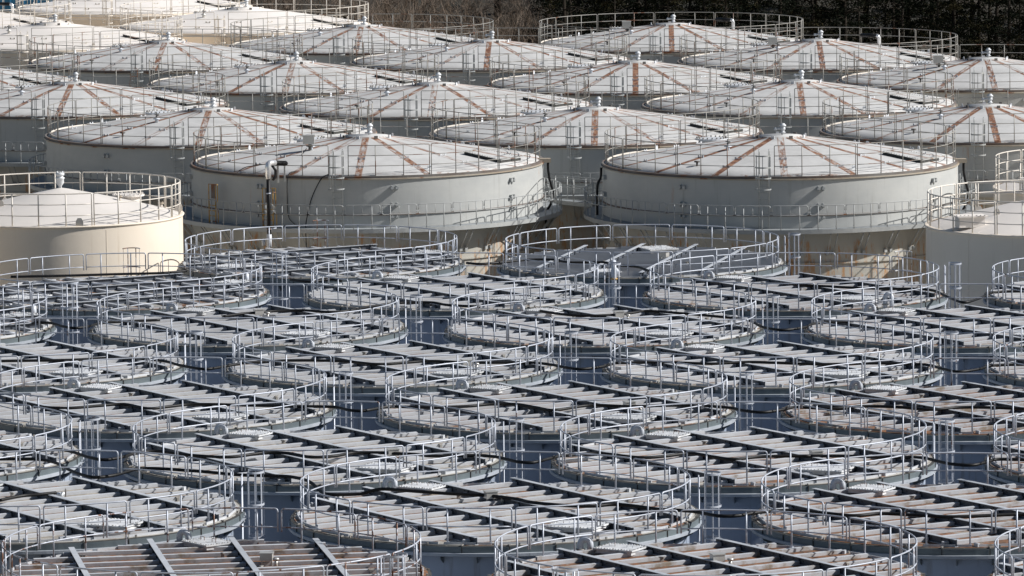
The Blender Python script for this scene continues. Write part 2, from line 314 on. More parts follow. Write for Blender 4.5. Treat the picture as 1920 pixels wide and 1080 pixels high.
# ------------------------------------------------------------------ flat ribbed tank
DZ = RAIL_Z - 1.03
BANG = radians(121.4)                 # direction of the roof beams
RR = 5.7                              # radius of the hand rail
def flat_tank():
    root = empty('ribbed_tank')
    w = MB(); w.lathe([(5.68, 0), (5.68, DZ-0.33)], 96)
    for k in range(12):               # vertical joints of the bolted shell
        a = 2*pi*k/12+0.1; w.bar((5.69*cos(a), 5.69*sin(a), 0), (5.69*cos(a), 5.69*sin(a), DZ-0.34), 0.03, 0.03, 1, up=Vector((cos(a), sin(a), 0)))
    w.build('tank_wall', [M['wall'], M['flange']], root)
    r = MB(); r.lathe([(5.86, DZ-0.005), (6.0, DZ-0.03), (6.0, DZ-0.20), (6.005, DZ-0.205), (6.07, DZ-0.215), (6.07, DZ-0.30), (5.99, DZ-0.325), (5.69, DZ-0.325)], 112, m=[2, 0, 0, 1, 1, 1, 1], smooth=False)
    for k in range(28):               # clamps over the rim joint and their bolts
        a = 2*pi*(k+0.3)/28
        r.bar((6.015*cos(a), 6.015*sin(a), DZ-0.21), (6.015*cos(a), 6.015*sin(a), DZ-0.02), 0.025, 0.02, 2, up=Vector((cos(a), sin(a), 0)))
        r.box((5.93*cos(a), 5.93*sin(a), DZ+0.015), (0.06, 0.02, 0.018), a+0.4*sin(k*3.1), 3)
        if k % 2: r.box((5.88*cos(a+.05), 5.88*sin(a+.05), DZ+0.025), (0.025, 0.025, 0.035), a, 3)
    b = r
    for k in range(36):
        a = 2*pi*(k+0.5)/36; p = Vector((cos(a), sin(a), 0)); q = Vector((-sin(a), cos(a), 0))*0.012; o = len(b.v)
        pts = [p*5.685+Vector((0, 0, DZ-0.33)), p*5.97+Vector((0, 0, DZ-0.33)), p*5.93+Vector((0, 0, DZ-0.42)), p*5.685+Vector((0, 0, DZ-0.55))]
        for e in (-1, 1): b.v += [tuple(x+q*e) for x in pts]
        b.face((o, o+1, o+2, o+3)); b.face((o+7, o+6, o+5, o+4))
        for i in range(4): j = (i+1) % 4; b.face((o+j, o+i, o+4+i, o+4+j))
    rim = r.build('rim', [M['rim'], M['flange'], M['gutter'], M['bolt']], root)
    # deck: plate, ribs across, curb
    u = Vector((cos(BANG), sin(BANG), 0)); n = Vector((-u.y, u.x, 0)); n = -n     # n points to the right and away
    d = MB(); d.lathe([(5.9, DZ-0.02), (5.9, DZ), (0.0, DZ)], 96, m=[0, 0], smooth=False)
    for k in range(12):
        t = -5.34+0.97*k; R0 = 5.72
        L = sqrt(max(R0*R0-t*t, 0.1)); xs = [-L] + [c for c in (-3.45, -1.15, 1.15, 3.45) if abs(c) < L-0.2] + [L]
        for a, c in zip(xs[:-1], xs[1:]):
            a2 = a+(0.05 if a != xs[0] else 0); c2 = c-(0.05 if c != xs[-1] else 0)
            f = lambda x, tt, z: tuple(u*tt + n*x + Vector((0, 0, z)))
            j = 0.012*sin(k*7.3+a*3)
            o = len(d.v)             # folded rib: web facing the camera side, top leg running back, slightly sloped
            A = [f(a2, t-0.008, DZ+0.002), f(a2, t-0.02, DZ+0.112+j), f(a2, t+0.085, DZ+0.125+j), f(a2, t+0.11, DZ+0.004)]
            B = [f(c2, t-0.008, DZ+0.002), f(c2, t-0.02, DZ+0.112+j), f(c2, t+0.085, DZ+0.125+j), f(c2, t+0.11, DZ+0.004)]
            d.v += A+B
            for i in range(3): d.face((o+i, o+4+i, o+5+i, o+i+1), 1)
            d.face((o, o+1, o+2, o+3), 1); d.face((o+7, o+6, o+5, o+4), 1)
            d.box(tuple((u*(t-0.045)+n*((a2+c2)/2)) + Vector((0, 0, DZ+0.0035))), ((c2-a2)/2, 0.032, 0.0025), atan2(n.y, n.x), 2)  # strip of rust and painted rib shadow
            d.box(tuple((u*(t+0.140)+n*((a2+c2)/2)) + Vector((0, 0, DZ+0.0035))), ((c2-a2)/2, 0.026, 0.0025), atan2(n.y, n.x), 2)
    for k in range(24):               # curb pieces along the edge, each a short straight angle
        a0 = 2*pi*(k+0.04)/24; a1 = 2*pi*(k+0.93)/24
        d.bar((5.80*cos(a0), 5.80*sin(a0), DZ+0.035), (5.80*cos(a1), 5.80*sin(a1), DZ+0.035), 0.025, 0.07, 1)
        if k % 3 == 0: d.box((5.72*cos(a0), 5.72*sin(a0), DZ+0.05), (0.10, 0.035, 0.05), a0+0.5, 1)
    for k in range(7):                # small taps and eye plates bolted to the plates
        a = k*2.4+1.0; rr = 1.6+0.55*k; d.box((rr*cos(a), rr*sin(a), DZ+0.06), (0.035, 0.05, 0.055), a, 3); d.box((rr*cos(a), rr*sin(a), DZ+0.125), (0.09, 0.03, 0.015), a+0.5, 3)
    d.build('roof_deck', [M['deck'], M['rib'], M['rust_shade_line'], M['bolt']], root)
    for c in (-3.45, -1.15, 1.15, 3.45):
        bm = MB(); L = sqrt(5.86**2-c*c)-0.05
        P = lambda tt, off, z: u*tt + n*(c+off) + Vector((0, 0, z))
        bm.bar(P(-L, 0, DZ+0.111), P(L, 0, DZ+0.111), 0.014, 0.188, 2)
        bm.bar(P(-L, 0, DZ+0.213), P(L, 0, DZ+0.213), 0.165, 0.014)
        bm.bar(P(-L, 0, DZ+0.010), P(L, 0, DZ+0.010), 0.13, 0.014)
        for k in range(int(L*2/0.48)):
            tt = -L+0.25+0.48*k; q = P(tt, -0.012, DZ+0.12+0.02*(k % 2)); bm.box(tuple(q), (0.012, 0.02, 0.02), atan2(n.y, n.x), 1)
        for k in range(12):           # web stiffeners where ribs meet the beam
            t = -5.34+0.97*k
            if abs(t) < L-0.2: q = P(t+0.03, 0, DZ+0.10); bm.box(tuple(q), (0.055, 0.006, 0.09), atan2(n.y, n.x), 2)
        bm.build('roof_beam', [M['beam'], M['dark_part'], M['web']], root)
    # hand rail: posts as the part, every bent panel as a sub-part
    NP = 14; st = 2*pi/NP; A0 = radians(-84.6)
    pn = MB(); g2 = 0.055/RR
    for q in (0.26, 0.74):
        a = st*q; x, y = RR*cos(a), RR*sin(a)
        pn.tube([(x, y, DZ+0.01), (x, y, RAIL_Z-0.02)], 0.026, 6); pn.box((x, y, DZ+0.03), (0.06, 0.05, 0.025), a)
    pn.tube(rounded(None, RAIL_Z, RAIL_Z-0.66, g2, st-g2, 0.07, 8), 0.0235, 6)
    pn.tube(ring(RR, RAIL_Z-0.53, g2, st-g2, 8), 0.021, 6)
    p0 = pn.build('railing_panel', M['rail'], root); p0.rotation_euler[2] = A0
    for k in range(1, NP):
        c = p0.copy(); COL.objects.link(c); c.parent = root; c.rotation_euler[2] = A0+st*k
    # hatches with bolted lids
    def hatch(x, y, hx, hy, rz, z0):
        m = MB(); m.box((x, y, z0+0.05), (hx-0.05, hy-0.05, 0.05), rz, 0); m.box((x, y, z0+0.125), (hx, hy, 0.02), rz, 0)
        cx, sx = cos(rz), sin(rz)
        for e in range(13):
            for sy in (-1, 1):
                px, py = (-1+2*(e+.5)/13)*hx*0.94, sy*hy*0.90
                m.box((x+px*cx-py*sx, y+px*sx+py*cx, z0+0.154), (0.016, 0.016, 0.012), rz, e % 3 == 0)
            if e < 9:
                for s2 in (-1, 1):
                    px, py = s2*hx*0.92, (-1+2*(e+.5)/9)*hy*0.85
                    m.box((x+px*cx-py*sx, y+px*sx+py*cx, z0+0.154), (0.016, 0.016, 0.012), rz, e % 2)
        hh = m.build('hatch', [M['hatch'], M['bolt']], root)
        for s2 in (-0.35, 0.35):
            k2 = MB(); bx, by = x+s2*hx*cx*1.3, y+s2*hx*sx*1.3
            k2.tube([(bx-0.09*cx, by-0.09*sx, z0+0.15), (bx-0.09*cx, by-0.09*sx, z0+0.25), (bx+0.09*cx, by+0.09*sx, z0+0.25), (bx+0.09*cx, by+0.09*sx, z0+0.15)], 0.010, 5)
            k2.build('handle', M['rail'], hh)
    hatch(-2.20, 4.45, 0.62, 0.50, radians(-30), DZ+0.055)
    hatch(2.37, -3.45, 0.78, 0.66, radians(-24), DZ+0.055)
    p = MB(); gx, gy = -3.19, 4.95; P = [(gx-0.14, gy, DZ+0.02)]
    for k in range(11): q = pi-pi*k/10; P.append((gx+0.14*cos(q), gy, DZ+0.21+0.14*sin(q)))
    P.append((gx+0.14, gy-0.02, DZ+0.03)); p.tube(P, 0.09, 16)
    p.lathe([(0.0, DZ+0.06), (0.14, DZ+0.06), (0.14, DZ+0.085), (0.0, DZ+0.085)], 14, (gx-0.14, gy), 1)
    p.build('vent_pipe', [M['pipe'], M['bolt']], root)
    # caged ladder at the side, outside the rim
    def cage(name, ang, r0, low, top=RAIL_Z+0.12, full=True):
        m = MB(); cx, cy = r0*cos(ang), r0*sin(ang); rc = 0.36
        def pt(q, z, k=1.0): return (cx+rc*k*cos(ang+q), cy+rc*k*sin(ang+q), z)
        zs = [top-0.02, top-0.98, top-1.95, top-2.9] if full else [top-0.02, top-0.55]
        for z in zs:
            N = 10; A = [pt(-1.9+3.8*i/N, z-0.03) for i in range(N+1)]; B = [pt(-1.9+3.8*i/N, z+0.03) for i in range(N+1)]
            A2 = [pt(-1.9+3.8*i/N, z-0.03, 0.965) for i in range(N+1)]; B2 = [pt(-1.9+3.8*i/N, z+0.03, 0.965) for i in range(N+1)]
            m.quadstrip(A, B, smooth=True); m.quadstrip(B2, A2, smooth=True); m.quadstrip(B, B2); m.quadstrip(A2, A)
        for i in range(7):
            q = -1.9+3.8*i/6; a, b = pt(q, zs[-1]-0.03, 0.95), pt(q, zs[0]+0.03, 0.95); m.bar(a, b, 0.03, 0.012, 0, up=Vector((cos(ang+q), sin(ang+q), 0)))
        for s2 in (-1, 1):
            x = cx-0.30*cos(ang)-s2*0.20*sin(ang); y = cy-0.30*sin(ang)+s2*0.20*cos(ang)
            m.tube([(x, y, low), (x, y, top-0.1)], 0.022, 6)
        k = 0
        while low+0.3+0.3*k < RAIL_Z-0.95:
            z = low+0.3+0.3*k; k += 1
            m.tube([(cx-0.30*cos(ang)+0.20*sin(ang), cy-0.30*sin(ang)-0.20*cos(ang), z), (cx-0.30*cos(ang)-0.20*sin(ang), cy-0.30*sin(ang)+0.20*cos(ang), z)], 0.012, 5)
        return m.build(name, M['rail'], root)
    cg = cage('ladder_cage', 0.0, 6.26, 4.0)
    # small valve box bolted near the middle of the deck
    bx = MB(); bx.box((-0.1, 2.85, DZ+0.27), (0.17, 0.16, 0.10), 0.3); bx.box((-0.1, 2.85, DZ+0.38), (0.19, 0.18, 0.012), 0.3)
    for a, b in ((-.1, -.1), (.1, .1)): bx.box((-0.1+a, 2.85+b, DZ+0.09), (0.02, 0.02, 0.09), 0.3)
    bx.tube([(0.25, 2.7, DZ), (0.25, 2.7, DZ+0.22)], 0.05, 8); bx.lathe([(0.0, DZ+.22), (.09, DZ+.22), (.09, DZ+.27), (0, DZ+.27)], 10, (0.25, 2.7))
    bx.build('junction_box', M['box'], root)
    return root, cage

FX, FY = -0.5574, 159.1107
def fcen(i, j): return Vector((FX + 13.4392*i - 5.7195*j, FY - 1.325*i + 12.1468*j, 0))
GF = 'ribbed flat roofed water tanks'
# (i, j, turn in degrees, rust amount, label)
ROWN = {-1: 'front row', 0: 'second row', 1: 'third row', 2: 'fourth row', 3: 'fifth row', 4: 'sixth row', 5: 'seventh row', 6: 'rearmost ribbed row'}
FL = [(-1, -1, -22, .72, 'ribbed grey tank at bottom left corner with rusty, shade-toned ribs and steep beams'),  # stain amount raised beyond the rust, to paint these barely lit ribs darker
 (0, -1, 0, .80, 'ribbed grey tank at bottom centre right with orange rust between its ribs'),
 (1, -1, 0, .70, 'ribbed grey tank cut off at the bottom right corner of the photo'),
 (-1, 0, 0, .05, 'ribbed grey tank at the left edge just behind the bottom left rusty tank'),
 (0, 0, 0, .30, 'large ribbed grey tank at bottom centre with black hose over its vent pipe'),
 (1, 0, 0, .62, 'ribbed grey tank at lower right edge with brown rust patches and wavy hose'),
 (-1, 1, 0, .05, 'ribbed grey tank at left edge in third row with two black hoses'),
 (0, 1, 0, .10, 'ribbed grey tank third row from the front, left of centre'),
 (1, 1, 0, .35, 'ribbed grey tank third row from the front, right of centre'),
 (2, 1, 0, .55, 'ribbed grey tank cut by the right edge in third row from the front'),
 (0, 2, 0, .10, 'ribbed grey tank at left in fourth row from the front'),
 (1, 2, 0, .28, 'ribbed grey tank in the middle of fourth row from the front'),
 (2, 2, 0, .75, 'rusty brown stained ribbed tank at right in fourth row from the front'),
 (0, 3, 0, .08, 'ribbed grey tank at left edge in fifth row from the front'),
 (1, 3, 0, .12, 'ribbed grey tank left of centre in fifth row from the front'),
 (2, 3, 0, .25, 'ribbed grey tank right of centre in fifth row from the front'),
 (3, 3, 0, .30, 'ribbed grey tank at right edge in fifth row from the front'),
 (0, 4, -90, .35, 'ribbed grey tank at left edge in sixth row, vent pipe at its right side'),
 (1, 4, 0, .10, 'ribbed grey tank left of centre in sixth row from the front'),
 (2, 4, 0, .30, 'ribbed grey tank in the middle of sixth row from the front'),
 (3, 4, 0, .35, 'ribbed grey tank at right in sixth row from the front'),
 (1, 5, -90, .30, 'dark ribbed tank directly before the sunlit cream tank at left'),
 (2, 5, 0, .10, 'ribbed grey tank in seventh row, below the front left rust streaked tank'),
 (3, 5, 0, .45, 'ribbed grey tank right of centre in seventh row, below the front right cone tank'),
 (4, 5, 0, .20, 'ribbed grey tank at right edge in front of the right cream tank'),
 (2, 6, -90, .25, 'rearmost dark ribbed tank at left, before the black standpipe'),
 (3, 6, 135, .0, 'rearmost ribbed tank right of centre with pale slanting beams on bluish deck')]
proto, cagefn = flat_tank()
snap = snapshot(proto)
flats = {}
BOXES = {(0, 0): (920, 929), (0, -1): (1345, 1047), (0, 1): (736, 849), (1, 1): (1530, 853), (1, 2): (1180, 760), (1, 3): (875, 681), (1, 4): (485, 586), (2, 4): (1160, 590), (-1, -1): (500, 1045), (3, 6): (1245, 478)}
for idx, (i, j, turn, rust, lab) in enumerate(FL):
    o = copy_tree(snap) if idx else proto
    o.location = fcen(i, j); flats[(i, j)] = o; o.rotation_euler[2] = radians(turn)
    tag(o, lab, 'tank', GF); o['_r'] = rust; o['_t'] = turn
CH = {}
for c in bpy.data.objects:
    if c.parent: CH.setdefault(c.parent.name, []).append(c)
for key, o in flats.items():
    rust, turn = o['_r'], o['_t']; del o['_r']; del o['_t']
    for c in CH[o.name]:
        b = c.name.split('.')[0]; c.color = (rust, 0, 0, 1)
        if b == 'railing_panel': c.color = (0.80 if key == (-1, -1) else 0.1+0.5*R_.random()*(rust+.3), 0, 0, 1)
        if b == 'ladder_cage':
            if turn == -90: c.rotation_euler[2] = radians(-14)
            if turn == 135: c.rotation_euler[2] = radians(-135)
            if turn == -22: c.rotation_euler[2] = radians(-14)
            if key == (0, -1): c.rotation_euler[2] = radians(-128)
            c.color = (0.35, 0, 0, 1)
        if b == 'junction_box':
            if key not in BOXES: bpy.data.objects.remove(c); continue
            q = unp(*BOXES[key], DZ+0.25) - o.location; a = -radians(turn)
            c.location = (q.x*cos(a)-q.y*sin(a)+0.1, q.x*sin(a)+q.y*cos(a)-2.85, 0)

# ------------------------------------------------------------------ rust streaked cone tank
TZ = RAIL_Z + 1.053
def roof_z(r, s=1.0): return TZ+0.03+1.22*s*(1-(min(r, 8.05*s)/(8.05*s))**1.12)
def cone_tank(name, mats, cream=False):
    """mats: wall, roof, lip, lip top, railing"""
    root = empty(name); wall, roof, lip, lipt, rail = mats
    w = MB(); w.lathe([(8.18, 0), (8.18, TZ-1.78)], 128); w.lathe([(8.18, TZ-1.72), (8.18, TZ-0.16)], 128)
    w.lathe([(8.18, TZ-1.78), (8.23, TZ-1.78), (8.23, TZ-1.72), (8.18, TZ-1.72)], 128, smooth=False, m=1)
    if not cream:
        for zz in (TZ-3.95, TZ-6.4, TZ-8.9): w.lathe([(8.185, zz), (8.26, zz), (8.26, zz+0.07), (8.185, zz+0.07)], 128, smooth=False, m=0)
    lg = w
    for k in range(8):               # pairs of lifting lugs on the wall
        for z in (TZ-0.55, TZ-1.32) + (() if cream else (TZ-1.86,)):
            for e in (-0.0135, 0.0135):
                a = radians(-80+45*k)+e; s2 = 0.10 if z > TZ-1.8 else 0.06
                lg.box((8.24*cos(a), 8.24*sin(a), z), (0.07, 0.03, s2), a, 2); lg.box((8.31*cos(a), 8.31*sin(a), z), (0.012, 0.07, s2*0.5), a, 2)
    wo = w.build('tank_wall', [wall, lipt if not cream else wall, wall if cream else M['old_light']], root)
    l = MB(); l.lathe([(8.18, TZ-0.16), (8.25, TZ-0.16), (8.25, TZ-0.11), (8.19, TZ-0.105), (8.20, TZ-0.0), (8.09, TZ+0.005), (8.03, TZ-0.0)], 128, m=[0, 0, 0, 1, 1, 1], smooth=False)
    l.build('rim', [lip, lipt], root)
    rf = MB(); prof = [(8.06, TZ-0.01)] + [(r, roof_z(r)) for r in (8.05, 7, 6, 5, 4, 3, 2, 1.05)] + [(1.04, roof_z(1.05)+0.045), (0.0, roof_z(1.05)+0.07)]
    rf.lathe(prof, 96)
    for k in range(16):               # edge stiffener plates laid over the seams, small cleats in pairs
        a = radians(-91.4+22.5*k)
        for r in (5.2, 6.7):
            for e in (-0.13, 0.13): rf.box((r*cos(a)-e*sin(a), r*sin(a)+e*cos(a), roof_z(r)+0.05), (0.012, 0.05, 0.05), a, 1)
            rf.box((r*cos(a), r*sin(a), roof_z(r)+0.03), (0.012, 0.13, 0.012), a, 1)
    for k in range(9):
        a = radians(40*k+12); rf.box((1.22*cos(a), 1.22*sin(a), roof_z(1.2)+0.06), (0.03, 0.08, 0.07), a, 2 if k % 2 else 1)
    roofo = rf.build('roof', [roof, M['white_part'] if not cream else M['cream_rail'], M['dark_part']], root)
    up = MB(); up.lathe([(7.96, TZ), (7.96, TZ+0.12), (7.93, TZ+0.12), (7.93, TZ+0.01)], 60, smooth=False, a0=radians(100), a1=radians(215)); up.build('roof_upstand', M['cream_rail'], roofo)
    v = MB(); zc = roof_z(1.05)+0.09; vx = 0.14
    v.lathe([(0.0, zc), (0.07, zc), (0.07, zc+0.08), (0.13, zc+0.08), (0.13, zc+0.11), (0.08, zc+0.11), (0.08, zc+0.20), (0.12, zc+0.22), (0.12, zc+0.33), (0.09, zc+0.34), (0.09, zc+0.37), (0.16, zc+0.38), (0.14, zc+0.45), (0.09, zc+0.47), (0.09, zc+0.51), (0.0, zc+0.52)], 16, (vx, 0))
    v.tube([(vx-0.1, 0, zc+0.27), (vx-0.30, 0, zc+0.27)], 0.05, 10); v.lathe([(0, zc+0.19), (.06, zc+0.19), (.08, zc+0.21), (.08, zc+0.31), (0, zc+0.33)], 12, (vx-0.33, 0))
    v.build('breather_valve', M['white_part'], roofo)
    # raised inspection hatch on the right slope
    m = MB(); rz = radians(-30.5); hx, hy = 5.85, -2.6; rr = hypot(hx, hy)
    sl = -1.22*1.12/8.05*(rr/8.05)**0.12; z0 = roof_z(rr)
    o = len(m.v); cx, sx = cos(rz), sin(rz)
    for lev, ins in ((-0.15, 0.03), (0.13, 0.03), (0.135, 0.0), (0.155, 0.0)):
        for a, b in ((-1, -1), (1, -1), (1, 1), (-1, 1)):
            px, py = a*(1.0-ins), b*(0.95-ins); X, Y = hx+px*cx-py*sx, hy+px*sx+py*cx
            m.v.append((X, Y, z0+lev+sl*(hypot(X, Y)-rr)))
    for q in range(3):
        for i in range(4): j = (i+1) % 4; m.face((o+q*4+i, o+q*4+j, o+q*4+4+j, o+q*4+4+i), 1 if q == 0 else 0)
    m.face((o+12, o+13, o+14, o+15), 0)
    for e in range(15):
        for sy in (-1, 1):
            px, py = -0.93+1.86*e/14, sy*0.88; X, Y = hx+px*cx-py*sx, hy+px*sx+py*cx; m.box((X, Y, z0+0.16+sl*(hypot(X, Y)-rr)), (0.018, 0.018, 0.022), rz, 0)
            px, py = sy*0.93, -0.88+1.76*e/14; X, Y = hx+px*cx-py*sx, hy+px*sx+py*cx; m.box((X, Y, z0+0.16+sl*(hypot(X, Y)-rr)), (0.018, 0.018, 0.022), rz, 0)
    m.build('roof_hatch', [roof, M['gutter']], roofo)  # dark second colour paints shade onto the hatch sides
    # round bolted manhole on the far left edge, hand wheel valve, small pipe, wire hoops
    q = MB(); mx, my = -2.9, 6.6; z1 = roof_z(7.2)
    q.lathe([(0.62, z1-0.1), (0.62, z1+0.28), (0.78, z1+0.28), (0.78, z1+0.35), (0, z1+0.37)], 24, (mx, my), smooth=False)
    for k in range(20): a = 2*pi*k/20; q.box((mx+0.7*cos(a), my+0.7*sin(a), z1+0.38), (0.03, 0.03, 0.04), a, 1)
    q.build('manhole', [M['white_part'], M['bolt']], roofo)
    q = MB(); wx, wy = -2.5, -2.7; z1 = roof_z(3.7)
    q.tube([(wx, wy, z1), (wx, wy, z1+0.25)], 0.09, 10, 1); q.lathe([(0, z1+.16), (.17, z1+.16), (.17, z1+.20), (0, z1+.20)], 14, (wx, wy), 1)
    q.tube([(wx, wy, z1+0.2), (wx, wy, z1+0.52)], 0.03, 6, 0); q.tube([(wx-0.11, wy, z1+0.40), (wx+0.11, wy, z1+0.40)], 0.022, 5, 0); q.tube([(wx-0.05, wy, z1+0.30), (wx+0.12, wy+.05, z1+0.36)], 0.03, 5, 0)
    q.build('valve', [M['dark_part'], M['box'] if cream else M['pipe']], roofo)
    q = MB(); wx, wy = -4.0, -5.3; z1 = roof_z(6.6); q.tube([(wx, wy, z1), (wx, wy, z1+0.17)], 0.045, 8); q.lathe([(0, z1+.16), (.13, z1+.16), (.13, z1+.22), (0, z1+.22)], 12, (wx, wy)); q.build('small_vent', M['dark_part'] if not cream else M['cream_rail'], roofo)
    q = MB(); P = [(0.10, -0.02), (0.10, 0.12), (0.05, 0.20), (-0.05, 0.20), (-0.10, 0.12), (-0.10, -0.02)]
    for e in (-0.012, 0.012): q.v += [(e, p[0], p[1]) for p in P]
    q.face(tuple(range(6))); q.face(tuple(6+i for i in reversed(range(6))))
    for i in range(6): j = (i+1) % 6; q.face((j, i, 6+i, 6+j))
    e0 = q.build('lifting_eye', M['white_part'] if not cream else M['cream_rail'], roofo)
    for k, (ax, ay) in enumerate(((-5.6, 2.8), (4.4, 5.6), (-6.9, 0.4), (3.0, -6.6), (6.6, 2.7), (0.5, 6.9))):
        c = e0 if k == 0 else e0.copy()
        if k: COL.objects.link(c); c.parent = roofo
        c.location = (ax, ay, roof_z(hypot(ax, ay))); c.rotation_euler[2] = atan2(ay, ax)
    # guard rail, gap at the ladder
    LA = radians(-97.8); gap = radians(2.9); NP = 13; st = (2*pi-2*gap)/NP; r = 8.05; H = 1.38
    pm = MB(); ga = 0.045/r
    for qf in (1/3, 2/3): a = st*qf; pm.tube([(r*cos(a), r*sin(a), TZ), (r*cos(a), r*sin(a), TZ+H-0.01)], 0.023, 5)
    P = rounded(None, TZ+H, TZ, ga, st-ga, 0.05, 10, r); pm.tube(P, 0.020, 5)
    for zz in (0.45, 0.92): pm.tube(ring(r, TZ+zz, ga, st-ga, 10), 0.017, 5)
    pp = pm.build('railing_panel', rail, root); pp.rotation_euler[2] = LA+gap
    for k in range(1, NP):
        c = pp.copy(); COL.objects.link(c); c.parent = root; c.rotation_euler[2] = LA+gap+st*k
    # caged ladder on the front
    m = MB(); rl = 8.62; cx, cy = rl*cos(LA), rl*sin(LA); ox, oy = cos(LA), sin(LA); tx, ty = -sin(LA), cos(LA)
    for z in (TZ+0.98, TZ+0.46, TZ-0.02, TZ-0.52):
        N = 10; mk = lambda k, dz: [(cx+0.36*k*(ox*sin(q)+tx*cos(q)), cy+0.36*k*(oy*sin(q)+ty*cos(q)), z+dz) for q in [-0.6+4.34*i/N for i in range(N+1)]]
        A, B, A2, B2 = mk(1, -.03), mk(1, .03), mk(.96, -.03), mk(.96, .03); m.quadstrip(A, B, smooth=True); m.quadstrip(B2, A2, smooth=True); m.quadstrip(B, B2); m.quadstrip(A2, A)
    for i in range(5):
        q = -0.5+4.1*i/4; x, y = cx+0.345*(ox*sin(q)+tx*cos(q)), cy+0.345*(oy*sin(q)+ty*cos(q)); m.bar((x, y, TZ-0.54), (x, y, TZ+1.0), 0.03, 0.01, 0, up=Vector((ox, oy, 0)))
    for s2 in (-0.22, 0.22):
        x, y = cx-0.30*ox+s2*tx, cy-0.30*oy+s2*ty; m.tube([(x, y, TZ-2.3), (x, y, TZ+1.12), (x-0.20*ox, y-0.20*oy, TZ+1.22), (x-0.33*ox, y-0.33*oy, TZ+1.05), (x-0.33*ox, y-0.33*oy, TZ+0.1)], 0.022, 5)
    for k in range(8): z = TZ-2.2+0.3*k; m.tube([(cx-0.30*ox-.22*tx, cy-0.30*oy-.22*ty, z), (cx-0.30*ox+.22*tx, cy-0.30*oy+.22*ty, z)], 0.013, 5)
    m.build('ladder', M['old_light'] if not cream else rail, root)
    return root
def catwalk(root):
    """ring walkway below the rim: platform, toe board, railing, braces"""
    z = TZ-2.33; ro = 9.05
    p = MB(); p.lathe([(8.20, z), (ro, z), (ro+0.02, z+0.02), (ro+0.02, z-0.17), (ro-0.03, z-0.17), (ro-0.03, z-0.05), (8.20, z-0.05)], 120, smooth=False, m=[1, 0, 0, 0, 0, 1])
    pl = p.build('walkway', [M['old_light'], M['deckplate']], root)
    NP = 34; st = 2*pi/NP; r = ro-0.02
    po = MB(); g3 = 0.04/r
    for q in (0.25, 0.75):
        a = st*q; po.tube([(r*cos(a), r*sin(a), z-0.02), (r*cos(a), r*sin(a), z+1.08)], 0.022, 5); po.box((r*cos(a), r*sin(a), z+0.14), (0.03, 0.03, 0.03), a)
    a = st*.5; po.tube([(r*cos(a), r*sin(a), z+0.68), (r*cos(a), r*sin(a), z+1.08)], 0.012, 5)
    po.tube(rounded(None, z+1.10, z+0.84, g3, st-g3, 0.09, 5, r), 0.019, 5); Q = rounded(None, -(z+0.67), -(z+0.84), g3, st-g3, 0.09, 5, r)
    po.tube([(x, y, -zz) for x, y, zz in Q], 0.019, 5)
    r0 = po.build('walkway_railing_panel', M['old_light'], pl)
    for k in range(1, NP): c = r0.copy(); COL.objects.link(c); c.parent = pl; c.rotation_euler[2] = st*k
    b = MB(); b.tube([(8.95, 0, z-0.12), (8.22, 0, z-1.15)], 0.032, 6); b.box((8.24, 0, z-1.15), (0.05, 0.07, 0.08))
    b0 = b.build('brace', M['old_light'], pl); b0.rotation_euler[2] = radians(2)
    for k in range(36):
        for e in (0, 0.022):
            if k == 0 and e == 0: continue
            c = b0.copy(); COL.objects.link(c); c.parent = pl; c.rotation_euler[2] = radians(2+10*k)+e*1.6

GR = 'rust streaked cone roofed tanks'
RT = [(-6.68, 254.66, 1, 'pale rust streaked cone tank behind the black standpipe, yellow steps on its walkway'),
 (12.41, 252.18, 1, 'large rust streaked cone tank right of centre in front, orange stains low on its wall'),
 (-14.86, 271.67, 1, 'rust streaked cone tank behind the sunlit cream tank at left'),
 (4.20, 269.49, 1, 'rust streaked cone tank seen between the two frontmost cone tanks, behind them'),
 (23.40, 268.62, 1, 'rust streaked cone tank at right edge above the small cream tank'),
 (-23.15, 290.62, 1, 'rust streaked cone tank cut by the left edge in third cone row'),
 (-3.88, 287.36, 0, 'rust streaked cone tank in third cone row left of centre'),
 (15.10, 286.27, 0, 'rust streaked cone tank in third cone row right of centre'),
 (-32.16, 307.2, 0, 'far left cone tank of which only the right slope shows'),
 (-11.99, 304.97, 0, 'rust streaked cone tank in fourth cone row at left'),
 (6.94, 302.15, 0, 'rust streaked cone tank in fourth cone row right of centre'),
 (26.22, 301.78, 0, 'rust streaked cone tank at right edge before the dark wood'),
 (-20.24, 323.47, 0, 'strongly rust striped cone tank before the white cream tanks at left'),
 (-1.15, 321.24, 0, 'rust streaked cone tank in fifth cone row just left of centre'),
 (17.95, 318.58, 0, 'lightly rusted cone tank at right with an elbow pipe behind its peak'),
 (-9.02, 336.48, 0, 'rearmost cone tank left of the bare trees, only faintly rusted'),
 (9.88, 334.92, 0, 'rearmost rust streaked cone tank right of the bare trees')]
mr = (M['oldwall'], M['roof'], M['lip'], M['lip_dark'], M['old_rail'])
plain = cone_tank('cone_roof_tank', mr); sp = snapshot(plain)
fancy = copy_tree(sp); catwalk(fancy); sf = snapshot(fancy)
up_, uf_ = False, False
cones = []
for (x, y, cw, lab) in RT:
    if cw: o = fancy if not uf_ else copy_tree(sf); uf_ = True
    else: o = plain if not up_ else copy_tree(sp); up_ = True
    o.location = (x, y, 0); tag(o, lab, 'tank', GR); cones.append(o)
mc = (M['cream_wall'], M['cream_roof'], M['cream_roof'], M['cream_wall'], M['cream_rail'])
cr = cone_tank('cream_cone_tank', mc, True); sc = snapshot(cr)
